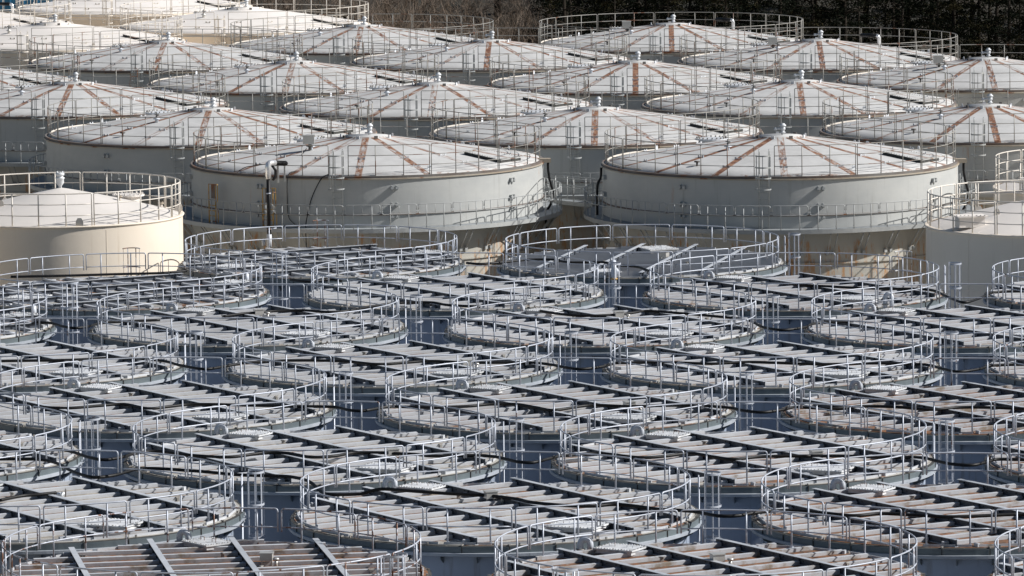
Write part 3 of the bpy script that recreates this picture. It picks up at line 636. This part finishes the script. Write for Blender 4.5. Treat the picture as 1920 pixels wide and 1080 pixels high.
for k, (x, y, lab) in enumerate([(-28.44, 342.09, 'white cream cone tank at far left behind the strongly rust striped tank'), (-17.17, 356.17, 'white cream cone tank at top left before the bare trees'),
        (-25.84, 377.69, 'rearmost white cream cone tank at top left with a box on its roof'), (-36.78, 359.85, 'white cream cone tank at top left corner near the blue building')]):
    o = cr if k == 0 else copy_tree(sc); o.location = (x, y, 0); tag(o, lab, 'tank', 'white cone roofed tanks at the back')

# ------------------------------------------------------------------ small cream tanks
def cream_small():
    root = empty('cream_tank'); z = 12.0; R = 5.28
    w = MB(); w.lathe([(R-0.06, 0), (R-0.06, z-0.12)], 112); w.lathe([(R-0.06, z-0.12), (R, z-0.06), (R+0.01, z-0.02), (R-0.03, z), (R-0.16, z)], 112)
    for zz in (z-2.4, z-4.8, z-7.2): w.lathe([(R-.06, zz), (R-.052, zz+.01), (R-.052, zz+.03), (R-.06, zz+.04)], 112, smooth=False)
    for k in range(5): a = radians(-64+72*k); w.bar(((R-.06)*cos(a), (R-.06)*sin(a), 0), ((R-.06)*cos(a), (R-.06)*sin(a), z-0.2), 0.02, 0.02, 0, up=Vector((cos(a), sin(a), 0)))
    w.build('tank_wall', M['cream_wall'], root)
    rz = lambda r: z-0.05+1.22*(1-(r/5.2)**1.12)
    f = MB(); f.lathe([(R-0.15, z-0.05)] + [(r, rz(r)) for r in (5.0, 4.3, 3.6, 2.9, 2.2, 1.5, 0.8, 0.3)] + [(0, rz(0.1)+.01)], 96)
    for k in range(10):
        a = 2*pi*k/10+.2; f.bar((.9*cos(a), .9*sin(a), rz(.9)), (5.0*cos(a), 5.0*sin(a), rz(5.0)), .03, .012)
    roof = f.build('roof', M['cream_roof'], root)
    v = MB(); zc = rz(0.2)
    v.lathe([(0, zc-.02), (.09, zc-.02), (.07, zc+.10), (.12, zc+.16), (.17, zc+.24), (.17, zc+.40), (.20, zc+.42), (.20, zc+.46), (.14, zc+.48), (.14, zc+.54), (.19, zc+.56), (.19, zc+.66), (0, zc+.68)], 16)
    for k in range(8): a = pi*k/4; v.box((.15*cos(a), .15*sin(a), zc+.70), (.015, .015, .03), a)
    v.build('breather_valve', M['white_part'], roof)
    m = MB(); mx, my = 2.75, 2.3; z1 = rz(hypot(mx, my)); m.lathe([(.56, z1-.1), (.56, z1+.20), (.70, z1+.20), (.70, z1+.27), (0, z1+.29)], 24, (mx, my), smooth=False)
    for k in range(18): a = 2*pi*k/18; m.box((mx+.63*cos(a), my+.63*sin(a), z1+.30), (.03, .03, .04), a)
    for s2 in (-.25, .25): m.tube([(mx+s2-.1, my, z1+.28), (mx+s2-.1, my, z1+.42), (mx+s2+.1, my, z1+.42), (mx+s2+.1, my, z1+.28)], .015, 5)
    m.build('manhole', M['cream_roof'], roof); m = MB()
    mx, my = -3.6, -2.6; z1 = rz(hypot(mx, my)); m.box((mx, my, z1+.22), (.55, .35, .22), 0.2); m.box((mx, my, z1+.46), (.65, .45, .03), 0.2)
    for k in range(8): m.box((mx-.58+.165*k, my-.38, z1+.50), (.03, .03, .03))
    m.build('manhole', M['cream_roof'], roof)
    for ax, ay, s2 in ((1.2, -5.05, 1.3), (-2.4, -1.6, 1.0), (-2.7, 3.4, 1.0), (5.0, 1.2, 1.2)):
        e = MB(); z1 = rz(hypot(ax, ay)) if hypot(ax, ay) < 5 else z; P = [(0.13*s2, -0.03), (0.12*s2, 0.16*s2), (0.06*s2, 0.26*s2), (-0.06*s2, 0.26*s2), (-0.12*s2, 0.16*s2), (-0.13*s2, -0.03)]
        for d in (-.02, .02): e.v += [(ax+p[0], ay+d, z1+p[1]) for p in P]
        e.face(tuple(range(6))); e.face(tuple(6+i for i in reversed(range(6))))
        for i in range(6): j = (i+1) % 6; e.face((j, i, 6+i, 6+j))
        e.build('lifting_eye', M['cream_rail'], roof)
    for ax, ay in ((2.55, -0.3), (4.2, 1.5)):
        nz = MB(); z1 = rz(hypot(ax, ay)); nz.tube([(ax, ay, z1-.03), (ax, ay, z1+.14)], .08, 10); nz.lathe([(0, z1+.14), (.14, z1+.14), (.14, z1+.18), (0, z1+.18)], 12, (ax, ay), 1)
        for k in range(6): a = k*pi/3; nz.box((ax+.11*cos(a), ay+.11*sin(a), z1+.20), (.015, .015, .03), a, 1)
        nz.build('nozzle', [M['cream_rail'], M['lip']], roof)
    NP = 7; st = 2*pi/NP; r = 5.13; H = 1.36; A0 = radians(-70)
    pm = MB(); ga = .05/r; pm.tube(rounded(None, z+H, z-.03, ga, st-ga, .05, 12, r), .028, 6)
    for q in (.25, .5, .75): a = st*q; pm.tube([(r*cos(a), r*sin(a), z-.03), (r*cos(a), r*sin(a), z+H-.01)], .032, 6)
    for zz in (.44, .91): pm.tube(ring(r, z+zz, ga, st-ga, 12), .022, 6)
    pp = pm.build('railing_panel', M['cream_rail'], root); pp.rotation_euler[2] = A0
    for k in range(1, NP): c = pp.copy(); COL.objects.link(c); c.parent = root; c.rotation_euler[2] = A0+st*k
    return root
c1 = cream_small(); scs = snapshot(c1)
c1.location = (-19.3, 234.2, .25); tag(c1, 'sunlit cream steel tank with white railing at the left edge', 'tank', 'small cream tanks')
c2 = copy_tree(scs); c2.location = (22.6, 229.0, -.06); tag(c2, 'shaded cream tank at the right edge behind the ribbed tanks', 'tank', 'small cream tanks')
c3 = copy_tree(scs); c3.location = (27.0, 246.5, -.15); tag(c3, 'small cream tank peeking in at right edge below the cone tanks', 'tank', 'small cream tanks')

c4 = copy_tree(scs); c4.location = (-33.6, 228.5, .2); tag(c4, 'unseen cream tank added beyond the left edge to bounce light on the sunlit one', 'tank', 'small cream tanks')  # out of view, added to bounce sunlight onto the neighbouring cream wall

# ------------------------------------------------------------------ hoses draped over the decks
def smooth_path(P, n=6):
    P = [Vector(p) for p in P]; out = []
    for i in range(len(P)-1):
        p0, p1, p2, p3 = P[max(i-1, 0)], P[i], P[i+1], P[min(i+2, len(P)-1)]
        for k in range(n):
            t = k/n; out.append(0.5*((2*p1)+(p2-p0)*t+(2*p0-5*p1+4*p2-p3)*t*t+(3*p1-p0-3*p2+p3)*t**3))
    out.append(P[-1]); return out
HZ = DZ+0.25
def hose(name, pts, label, r=.052, z=HZ, mat='hose', grp='black hoses laid over the ribbed tanks'):
    P = []
    for p in pts:
        zz = p[2] if len(p) > 2 else z
        P.append(unp(p[0], p[1], zz))
    m = MB(); m.tube(smooth_path(P), r, 8); o = m.build(name, M[mat]); tag(o, label, 'hose', grp); return o
hose('hose', [(-60, 680), (0, 677), (133, 675), (215, 671), (300, 676), (338, 685), (383, 692), (420, 687), (450, 682)], 'black hose across the left edge tank of the fifth row')
hose('hose', [(450, 681), (540, 676), (640, 677), (707, 683), (760, 680), (807, 677), (880, 680), (990, 680), (1035, 684), (1060, 689), (1090, 692), (1125, 688), (1150, 682)], 'black hose across the central tank of the fifth row')
hose('hose', [(1150, 681), (1240, 679), (1330, 682), (1400, 679), (1447, 680), (1547, 683), (1650, 681), (1735, 684), (1765, 691), (1797, 697), (1835, 692), (1865, 685), (1960, 683)], 'black hose hanging at the right of the fifth row')
hose('hose', [(50, 758), (90, 764), (133, 765), (185, 761), (233, 758), (277, 766), (320, 762), (367, 758), (470, 760), (560, 762), (625, 763), (655, 769), (683, 770), (712, 765), (735, 762)], 'black hose over the left tank of the fourth row')
hose('hose', [(735, 762), (800, 764), (873, 762), (920, 758), (967, 758), (1005, 764), (1040, 769), (1107, 760), (1180, 762), (1280, 760), (1363, 764), (1395, 770), (1430, 773), (1462, 769), (1490, 763)], 'black hose over the middle tank of the fourth row')
hose('hose', [(1490, 763), (1560, 766), (1620, 762), (1680, 763), (1745, 768), (1800, 764), (1850, 764), (1960, 768)], 'black hose over the brown stained tank of the fourth row')
hose('hose', [(-40, 840), (0, 842), (60, 845), (110, 843), (138, 848), (165, 857), (195, 862), (225, 858), (250, 851), (294, 846), (351, 853), (430, 857), (495, 849), (540, 850), (582, 857), (627, 855), (665, 849), (721, 849), (742, 850)], 'black hose from left edge to the box on the third row left tank')
hose('hose', [(733, 850), (780, 852), (810, 855), (885, 854), (925, 856), (950, 861), (972, 866), (1000, 867), (1025, 861), (1050, 855), (1069, 854), (1112, 850), (1137, 851), (1200, 858), (1250, 855), (1295, 850), (1340, 857), (1376, 861), (1432, 856), (1520, 855)], 'black hose hanging across the gap right of the third row left tank')
hose('hose', [(1520, 855), (1576, 855), (1650, 857), (1725, 858), (1755, 864), (1784, 870), (1824, 872), (1850, 866), (1876, 861), (1960, 864)], 'black hose sagging at right between third row tanks')
hose('hose', [(-30, 861), (65, 861), (105, 868), (132, 882), (160, 892), (182, 895), (215, 891), (240, 884), (273, 878), (365, 883), (443, 890), (500, 892), (545, 894), (580, 903), (600, 920, DZ+.12), (620, 927, DZ+.12), (675, 926, DZ+.14), (697, 920), (722, 917, DZ+.32), (777, 921, DZ+.3), (850, 926), (925, 929)], 'lower black hose from the left edge to the bottom centre tank')
hose('hose', [(915, 929), (970, 936), (997, 942), (1062, 948), (1112, 949), (1162, 946), (1237, 955), (1275, 957), (1307, 960), (1345, 967), (1382, 967), (1420, 961), (1482, 957), (1545, 962), (1602, 967), (1654, 963), (1720, 966), (1792, 969), (1914, 964), (1960, 966)], 'black hose from the bottom centre tank box to the right edge')
hose('hose', [(0, 938), (40, 930), (75, 927), (105, 924)], 'short black hose ending at the valve on the lower left tank')
hose('hose', [(60, 604), (97, 606), (118, 612), (140, 615), (165, 612), (187, 606), (230, 603), (300, 600)], 'black hose hanging between left sixth row tanks')
hose('hose', [(420, 593), (455, 588), (485, 586), (520, 583), (567, 582), (633, 585), (700, 574), (750, 568), (807, 567), (840, 572), (900, 575)], 'black hose behind the box on the left sixth row tank')
hose('hose', [(1013, 583), (1060, 590), (1110, 592), (1157, 590), (1190, 586), (1213, 583), (1270, 587), (1330, 592), (1400, 600), (1427, 612), (1455, 618), (1480, 618), (1510, 613), (1530, 606), (1600, 603)], 'black hose sagging left of the sixth row right tank')
hose('hose', [(1480, 533), (1550, 537), (1640, 541), (1740, 543), (1775, 556), (1807, 567), (1840, 558), (1865, 548), (1940, 546)], 'black hose sagging before the shaded cream tank')
hose('hose', [(875, 493), (903, 495), (950, 491), (990, 487), (1038, 487), (1067, 492), (1133, 492), (1150, 497), (1192, 500), (1215, 507), (1240, 516)], 'black hose lying over the slanting beams of the rearmost ribbed tank')
hose('hose', [(20, 519), (120, 517), (220, 514), (300, 512), (350, 508)], 'black hose along the back edge of the dark left tank')
hose('hose', [(545, 524), (580, 528), (620, 524), (640, 527)], 'short black hose beside the dark rear tank')

# ------------------------------------------------------------------ standpipe, cables and yellow steps by the front left cone tank
sp_ = empty('standpipe', unp(505, 463, DZ)); b = sp_.location.copy()
tag(sp_, 'tall black standpipe with silver elbow rising before the front left cone tank', 'pipe')
m = MB(); m.tube([(0, 0, 0.55), (0, 0, 3.05)], .085, 14); m.build('pole', M['hose'], sp_)
m = MB(); m.tube([(0, 0, 0), (0, 0, .55)], .11, 14); m.tube([(-.25, .1, .05), (-.25, .1, .32)], .08, 10); m.build('base', M['white_part'], sp_)
m = MB(); m.tube([(0, 0, 2.95), (0, 0, 3.50), (.02, .02, 3.58), (.08, .08, 3.63), (.28, .3, 3.63)], .13, 16); m.build('elbow', M['silver'], sp_)
m = MB(); m.tube([(.22, .22, 3.62), (.45, .75, 3.57), (.72, 1.3, 3.50)], .10, 14)
for k in range(9): t = .03+k*.11; m.tube([(.22+.50*t, .22+1.08*t, 3.62-.12*t), (.235+.50*t, .25+1.08*t, 3.616-.12*t)], .115, 14)
m.tube([(.18, .2, 3.5), (.3, .3, 3.3), (.3, .35, 3.0), (.2, .2, 2.9)], .06, 10); m.build('flexible_duct', M['hose'], sp_)
for x, y in ((.40, .7), (.66, 1.2)): m = MB(); m.box((x, y, 3.1), (.035, .035, .38)); m.build('strut', M['box'], sp_)
for z in (2.3, .75):
    m = MB(); m.lathe([(.09, z), (.105, z), (.105, z+.05), (.09, z+.05)], 14, m=0); m.tube([(.1, 0, z+.03), (.32, .1, z+.06)], .02, 6)
    m.build('clamp', M['rail'], sp_)
# cables down the wall
def on_wall(cx, cy, deg, z, r=8.28): a = radians(deg-90); return Vector((cx+r*cos(a), cy+r*sin(a), z))
c0 = RT[0]
m = MB(); m.tube(smooth_path([on_wall(c0[0], c0[1], -24, TZ+.1, 7.2), on_wall(c0[0], c0[1], -24, TZ+.05), on_wall(c0[0], c0[1], -24.5, TZ-1.1), on_wall(c0[0], c0[1], -24, TZ-1.9), on_wall(c0[0], c0[1], -20, TZ-2.25, 8.6)]), .02, 6); tag(m.build('cable', M['hose']), 'thin black cable hanging straight down just right of the standpipe', 'cable', 'cables on the front left cone tank')
m = MB(); m.tube(smooth_path([on_wall(c0[0], c0[1], -11, TZ+.08, 8.0), on_wall(c0[0], c0[1], -13, TZ-.1), on_wall(c0[0], c0[1], -16, TZ-.9), on_wall(c0[0], c0[1], -17.6, TZ-1.7), on_wall(c0[0], c0[1], -17.8, TZ-2.4, 8.5), on_wall(c0[0], c0[1], -17.8, TZ-4.0, 8.3)]), .022, 6); tag(m.build('cable', M['hose']), 'black cable curving down the wall beside the front ladder', 'cable', 'cables on the front left cone tank')
m = MB(); m.tube(smooth_path([unp(447, 321, TZ+.05), unp(462, 313, TZ+.25), unp(490, 309, TZ+.45), unp(530, 303, TZ+.4), unp(560, 295, TZ+.5), unp(575, 278, TZ+.9)]), .018, 6); tag(m.build('cable', M['hose']), 'thin black cable arching over the pale roof behind the standpipe', 'cable')
def steps(deg, label):
    a = radians(deg-90); p = Vector((c0[0]+8.75*cos(a), c0[1]+8.75*sin(a), TZ-2.33)); t = empty('yellow_ladder', p, a+pi/2)
    m = MB()
    for x in (-.27, .27): m.tube([(x, 0, 0), (x, 0, 1.0)], .03, 6); 
    for k in range(5): m.tube([(-.27, 0, .1+.24*k), (.27, 0, .1+.24*k)], .022, 6)
    m.build('stile', M['yellow'], t)
    m = MB(); m.tube([(-.27, 0, 1.0), (-.27, 0, 1.78), (.42, 0, 1.80), (.42, 0, 1.0), (.27, 0, .95)], .025, 6); m.tube([(.27, 0, 1.0), (.27, 0, 1.8)], .022, 6); m.tube([(.27, 0, .7), (.46, 0, .66), (.46, 0, .05)], .022, 6); m.build('handrail', M['yellow'], t)
    m = MB(); m.box((-.02, .06, 1.45), (.14, .01, .32)); m.build('plate', M['lip_dark'], t)
    tag(t, label, 'ladder', 'yellow ladders')
steps(-52.5, 'rusty yellow ladder on the walkway well left of the black standpipe')
steps(-29.5, 'rusty yellow ladder just right of the black standpipe')

# downpipes and gutter boxes at the right edge of front cone tanks, link walkways, roof boxes
def downpipe(c, label):
    x, y = c[0], c[1]; t = empty('downpipe', (x+8.3, y-.6, TZ)); m = MB()
    m.box((-.05, 0, -.03), (.28, .24, .09), .1); m.build('gutter_box', M['lip'], t)
    m = MB(); m.tube(smooth_path([(.12, 0, -.1), (.12, 0, -.5), (.2, 0, -1.0), (.32, .05, -1.5), (.25, 0, -2.0), (.0, 0, -2.6), (.0, 0, -4)]), .06, 10); m.build('pipe', M['hose'], t); tag(t, label, 'pipe', 'downpipes on the front cone tanks')
downpipe(RT[0], 'dark downpipe at the right end of the front left cone tank')
downpipe(RT[1], 'dark downpipe at the right end of the front right cone tank')
t = empty('downpipe', (RT[1][0]-8.25, RT[1][1]-.9, TZ)); m = MB(); m.tube(smooth_path([(0, 0, -.15), (-.03, 0, -.6), (-.16, 0, -.9), (-.2, 0, -1.5), (-.2, 0, -3)]), .06, 10); m.build('pipe', M['hose'], t); tag(t, 'dark downpipe at the left end of the front right cone tank', 'pipe', 'downpipes on the front cone tanks')

def link(a, b, z, label, wid=.75, mat='old_light'):
    a, b = Vector(a), Vector(b); t = empty('footbridge', (a.x, a.y, z)); d = b-a; L = d.length; ang = atan2(d.y, d.x); t.rotation_euler[2] = ang
    m = MB(); m.box((L/2, 0, -.03), (L/2, wid/2, .02), 0, 1)
    for s2 in (-1, 1): m.box((L/2, s2*wid/2, -.08), (L/2, .02, .1), 0, 0)
    m.build('deck', [M[mat], M['deckplate']], t)
    for s2 in (-1, 1):
        m = MB(); y = s2*wid/2; n = max(2, int(L/1.1))
        for k in range(n+1): m.tube([(L*k/n, y, -.05), (L*k/n, y, 1.08)], .022, 5)
        m.tube([(0, y, 1.1), (L, y, 1.1)], .02, 5); m.tube([(0, y, .66), (L, y, .66)], .018, 5); m.build('side_rail', M[mat], t)
    tag(t, label, 'footbridge', 'footbridges between cone tanks')
ZW = TZ-2.33
link((-6.68+8.2, 254.66+5.2), (12.41-8.3, 252.18+4.6), ZW, 'steel footbridge between the two frontmost cone tanks')
link((-14.86+7.9, 271.67-4.8), (-6.68-1.0, 254.66+9.0), ZW, 'steel footbridge left behind the front left cone tank')
link((12.41+8.4, 252.18+4.2), (23.4-3.0, 268.62-8.7), ZW, 'steel footbridge right behind the front right cone tank')
link((-23.15+6, 290.62-7), (-14.86-5.5, 271.67+7.4), ZW, 'steel footbridge at far left between cone tanks')
def roofbox(c, label):
    x, y = c[0]-2.75, c[1]-1.6; z = roof_z(3.2); t = empty('roof_box', (x, y, z)); m = MB(); m.box((0, 0, .42), (.26, .22, .2)); m.box((0, 0, .63), (.28, .24, .01)); m.build('casing', M['box'], t)
    m = MB(); m.tube([(.05, 0, -.05), (.05, 0, .24)], .07, 8); m.lathe([(0, .1), (.16, .1), (.16, .14), (0, .14)], 12, (.05, 0)); m.build('stem', M['dark_part'], t); tag(t, label, 'box', 'instrument boxes on cone roofs')
roofbox(RT[16], 'grey box on the roof of the rearmost rust streaked cone tank')
roofbox(RT[14], 'grey box on the lightly rusted cone roof at right')
roofbox(RT[11], 'grey box on the cone roof at the right edge')
roofbox((-25.84, 377.69), 'white box on the rearmost white cream roof')
roofbox((RT[0][0]+.15, RT[0][1]-1.2), 'white box with cable on the front left cone roof')
def elbow(c, dx, label):
    x, y = c[0]+dx, c[1]+2.6; z = roof_z(4.0); t = empty('elbow_pipe', (x, y, z)); m = MB(); m.tube([(0, 0, -.1), (0, 0, .38), (-.05, 0, .48), (-.18, 0, .52)], .10, 12); m.build('elbow', M['silver'], t)
    m = MB(); m.tube([(-.16, 0, .52), (-1.0, .8, .50)], .11, 12); m.build('duct', M['hose'], t); tag(t, label, 'pipe', 'elbow pipes behind the roof peaks')
elbow(RT[16], 3.9, 'silver elbow pipe with black duct behind the peak of the rearmost rust streaked cone')
elbow(RT[14], 3.7, 'silver elbow pipe with black duct behind the lightly rusted cone peak at right')
elbow((-36.78, 359.85), 4.0, 'black duct with elbow on the top left corner tank')

# white rails linking the right cream tanks
t = empty('footbridge', (0, 0, 0)); m = MB()
a, b = Vector((19.1, 233.0, 11.94)), Vector((28.5, 234.3, 11.94))
for s2, in ((0,), (.8,)):
    o_ = Vector((s2, 0, 0)); 
    for z in (.45, .9, 1.36): m.tube([a+o_+Vector((0, 0, z)), b+o_+Vector((0, 0, z))], .026, 6)
    for k in range(7): p = a.lerp(b, k/6)+o_; m.tube([p, p+Vector((0, 0, 1.36))], .03, 6)
m.build('side_rail', M['cream_rail'], t); m = MB(); m.bar(a+Vector((.4, 0, -.03)), b+Vector((.4, 0, -.03)), .85, .05); m.build('deck', M['cream_rail'], t)
tag(t, 'white railed footbridge linking the two cream tanks at right', 'footbridge')
def gate(i, j, dx, dy, label, mat='rail'):
    c = fcen(i, j); t = empty('rail_gate', (c.x+dx, c.y+dy, DZ)); m = MB()
    for q in (0, 60, 120, 180): a = radians(q); m.bar((.33*cos(a), .33*sin(a), .0), (.33*cos(a), .33*sin(a), 1.2), .035, .012, 0, up=Vector((cos(a), sin(a), 0)))
    m.build('bars', M[mat], t)
    for z in (1.2, .42): m = MB(); m.tube([(.345*cos(pi*k/8), .345*sin(pi*k/8), z) for k in range(9)], .022, 6); m.build('hoop', M[mat], t)
    tag(t, label, 'ladder cage', 'small ladder cages at the back rails')
gate(1, 5, .1, 5.8, 'small ladder cage at the back rail before the sunlit cream tank')
gate(2, 6, -.2, 5.8, 'small ladder cage at the back rail just right of the standpipe')
gate(3, 5, 4.6, 3.9, 'small white ladder cage at the back right rail before the orange stained wall', 'hatch')
# swan neck in front of the rearmost ribbed tank and a second one at right
def swan(name, p, hgt, down, label):
    t = empty(name, p); m = MB(); m.tube([(0, 0, -.1), (0, 0, hgt-.12)] + [(.12-.12*cos(pi*k/8), -.05*k/8, hgt-.12+.12*sin(pi*k/8)) for k in range(1, 9)] + [(.24, -.06, hgt-.12-down)], .085, 12); m.build('neck', M['pipe'], t)
    m = MB(); m.lathe([(.09, hgt-.42), (.13, hgt-.42), (.13, hgt-.38), (.09, hgt-.38)], 14); m.build('collar', M['bolt'], t); tag(t, label, 'pipe')
t = empty('swan_neck_pipe', (4.15, 222.62, DZ)); m = MB(); m.tube([(0, 0, 0), (0, 0, .36)] + [(0, -.36+.36*cos(pi*k/10), .36+.30*sin(pi*k/10)) for k in range(1, 11)] + [(0, -.72, -1.05)], .10, 14); m.build('neck', M['pipe'], t)
m = MB(); m.lathe([(.10, -.02), (.145, -.02), (.145, .03), (.10, .03)], 16, (0, -.72)); m.build('collar', M['yellow'], t)
tag(t, 'swan neck pipe bending over the front rim of the rearmost ribbed tank right of centre', 'pipe')
swan('swan_neck_pipe', unp(1660, 586, DZ), .72, .45, 'second taller swan neck pipe beside the vent pipe at right in sixth row')
# valve with hand wheel on the lower left tank
t = empty('valve', unp(115, 934, DZ)); m = MB(); m.tube([(0, 0, 0), (0, 0, .18)], .09, 12); m.tube([(-.16, 0, .12), (.12, 0, .12)], .06, 10); m.build('body', M['white_part'], t)
m = MB(); m.tube([(.13+.0*cos(2*pi*k/12), .12*cos(2*pi*k/12), .16+.12*sin(2*pi*k/12)) for k in range(12)], .014, 5, closed=True); m.build('hand_wheel', M['dark_part'], t); tag(t, 'small white valve with a dark hand wheel on the lower left tank', 'valve')

# blue building at top left
bb = empty('blue_building', (-48, 420, 0)); m = MB(); m.box((0, 0, 5.2), (14, 7, 5.2)); m.build('wall', M['cream_wall'], bb)
m = MB(); m.box((0, 0, 10.9), (14.3, 7.3, .5)); m.box((0, 2.0, 11.75), (14.3, 5, .35)); 
for k in range(28): m.box((-14+k*1.02, -7.32, 10.9), (.06, .05, .5))
m.build('roof', M['blue'], bb); tag(bb, 'blue roofed building beyond the white tanks at top left corner', 'building')

# ------------------------------------------------------------------ trees
def evergreen(seed, H=15.0):
    R = random.Random(seed); root = empty('evergreen_tree'); m = MB(); m.tube([(0, 0, -1), (.1, 0, H*.4), (0, .1, H*.93)], [.28, .18, .04], 7)
    for k in range(14): a = R.uniform(0, 6.28); z = H*R.uniform(.3, .9); L = R.uniform(1.0, 2.2); m.tube([(0, 0, z), (L*.5*cos(a), L*.5*sin(a), z+.2), (L*cos(a), L*sin(a), z+.1)], [.07, .04, .015], 5)
    m.build('trunk', M['bark'], root)
    c = MB(); clumps = []
    for k in range(60):
        z = H*R.uniform(.22, 1.0); rm = 2.9*(1-((z/H-.22)/.80)**1.7)+.35; a = R.uniform(0, 6.28); rr = rm*sqrt(R.uniform(.15, 1.0)); clumps.append((rr*cos(a), rr*sin(a), z, R.uniform(.45, 1.0)))
    for (x, y, z, s) in clumps:
        for k in range(90):
            a, b = R.uniform(0, 6.28), R.gauss(0, .5); d = s*R.uniform(.3, 1.15); p = Vector((x+d*cos(a)*cos(b), y+d*sin(a)*cos(b), z+d*.6*sin(b)))
            q = Vector((R.gauss(0, 1), R.gauss(0, 1), R.gauss(0, .6))).normalized()*R.uniform(.05, .13); w = q.cross(Vector((R.gauss(0, 1), R.gauss(0, 1), R.gauss(0, 1)))).normalized()*R.uniform(.03, .06)
            o = len(c.v); c.v += [tuple(p-q), tuple(p+w), tuple(p+q), tuple(p-w)]; c.face((o, o+1, o+2, o+3))
    c.build('crown', M['needle'], root); return root
def bare(seed, H=11.0):
    R = random.Random(seed); root = empty('bare_tree'); m = MB(); tw = MB()
    def grow(p, d, L, r, lev):
        q = p+d*L*.5+Vector((R.gauss(0, .05), R.gauss(0, .05), 0))*L; e = p+d*L
        (m if lev < 2 else tw).tube([p, q, e], [r, r*.8, r*.55], 5 if lev < 2 else 3, cap=False)
        if lev == 5: return
        for k in range(3 if lev < 4 else 3):
            nd = (d + Vector((R.gauss(0, .45), R.gauss(0, .45), R.gauss(.08, .25)))).normalized(); s = p.lerp(e, R.uniform(.55, 1.0)) if k else e
            grow(s, nd, L*R.uniform(.60, .80), r*.55 if lev < 3 else max(r*.6, .010), lev+1)
    for k in range(2):
        grow(Vector((R.uniform(-.3, .3), R.uniform(-.3, .3), -.3)), Vector((R.gauss(0, .1), R.gauss(0, .1), 1)).normalized(), H*.36, .13, 0)
    m.build('trunk', M['bark'], root); tw.build('branches', M['twig'], root); return root
M['bark'].node_tree.nodes['Principled BSDF'].inputs['Specular IOR Level'].default_value = 0.05
def ground_z(x, y):
    if y < 405: return -0.2
    j = (y-405)/16
    return 62*(1-math.exp(-((y-405)/150)**1.5)) + 2.2*sin(x*0.05+1)*min(1, j/3) + 1.5*sin(x*0.13+y*0.07)*min(1, j/3) - .3
ES = [snapshot(evergreen(s)) for s in (1, 2, 3)]; BS = [snapshot(bare(s)) for s in (11, 12, 13, 14)]
used = set(); RT_ = random.Random(5)
def plant(snaps, k, x, y, s, label, cat, grp):
    sn = snaps[k % len(snaps)]
    o = sn[0] if id(sn) not in used else copy_tree(sn); used.add(id(sn))
    o.location = (x, y, ground_z(x, y)); o.scale = (s, s, s*RT_.uniform(.9, 1.1)); o.rotation_euler[2] = RT_.uniform(0, 6.28); tag(o, label, cat, grp)
n = 0
for row, y in enumerate((388, 394, 400, 407, 415, 424)):
    x = -44+row*1.7
    while x < 46:
        px = 960+x/y*F_PX
        yy = y+RT_.uniform(-2, 2); xx = x+RT_.uniform(-1, 1)
        bare_zone = px < 1045 and not (row == 0 and 660 < px < 700)
        if bare_zone:
            plant(BS, n, xx, yy, RT_.uniform(.85, 1.15)*(1.0 if row < 3 else .95), 'pale brown bare tree in the leafless thicket behind the cone tanks', 'tree', 'bare trees behind the tanks'); x += 2.5
        else:
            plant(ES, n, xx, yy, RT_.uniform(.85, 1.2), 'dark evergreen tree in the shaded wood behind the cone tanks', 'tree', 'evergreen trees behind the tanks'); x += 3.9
        n += 1
plant(ES, 0, -11.5, 388, .78, 'dark green bushy tree at the left end of the leafless thicket', 'tree', None)
for k in range(16):
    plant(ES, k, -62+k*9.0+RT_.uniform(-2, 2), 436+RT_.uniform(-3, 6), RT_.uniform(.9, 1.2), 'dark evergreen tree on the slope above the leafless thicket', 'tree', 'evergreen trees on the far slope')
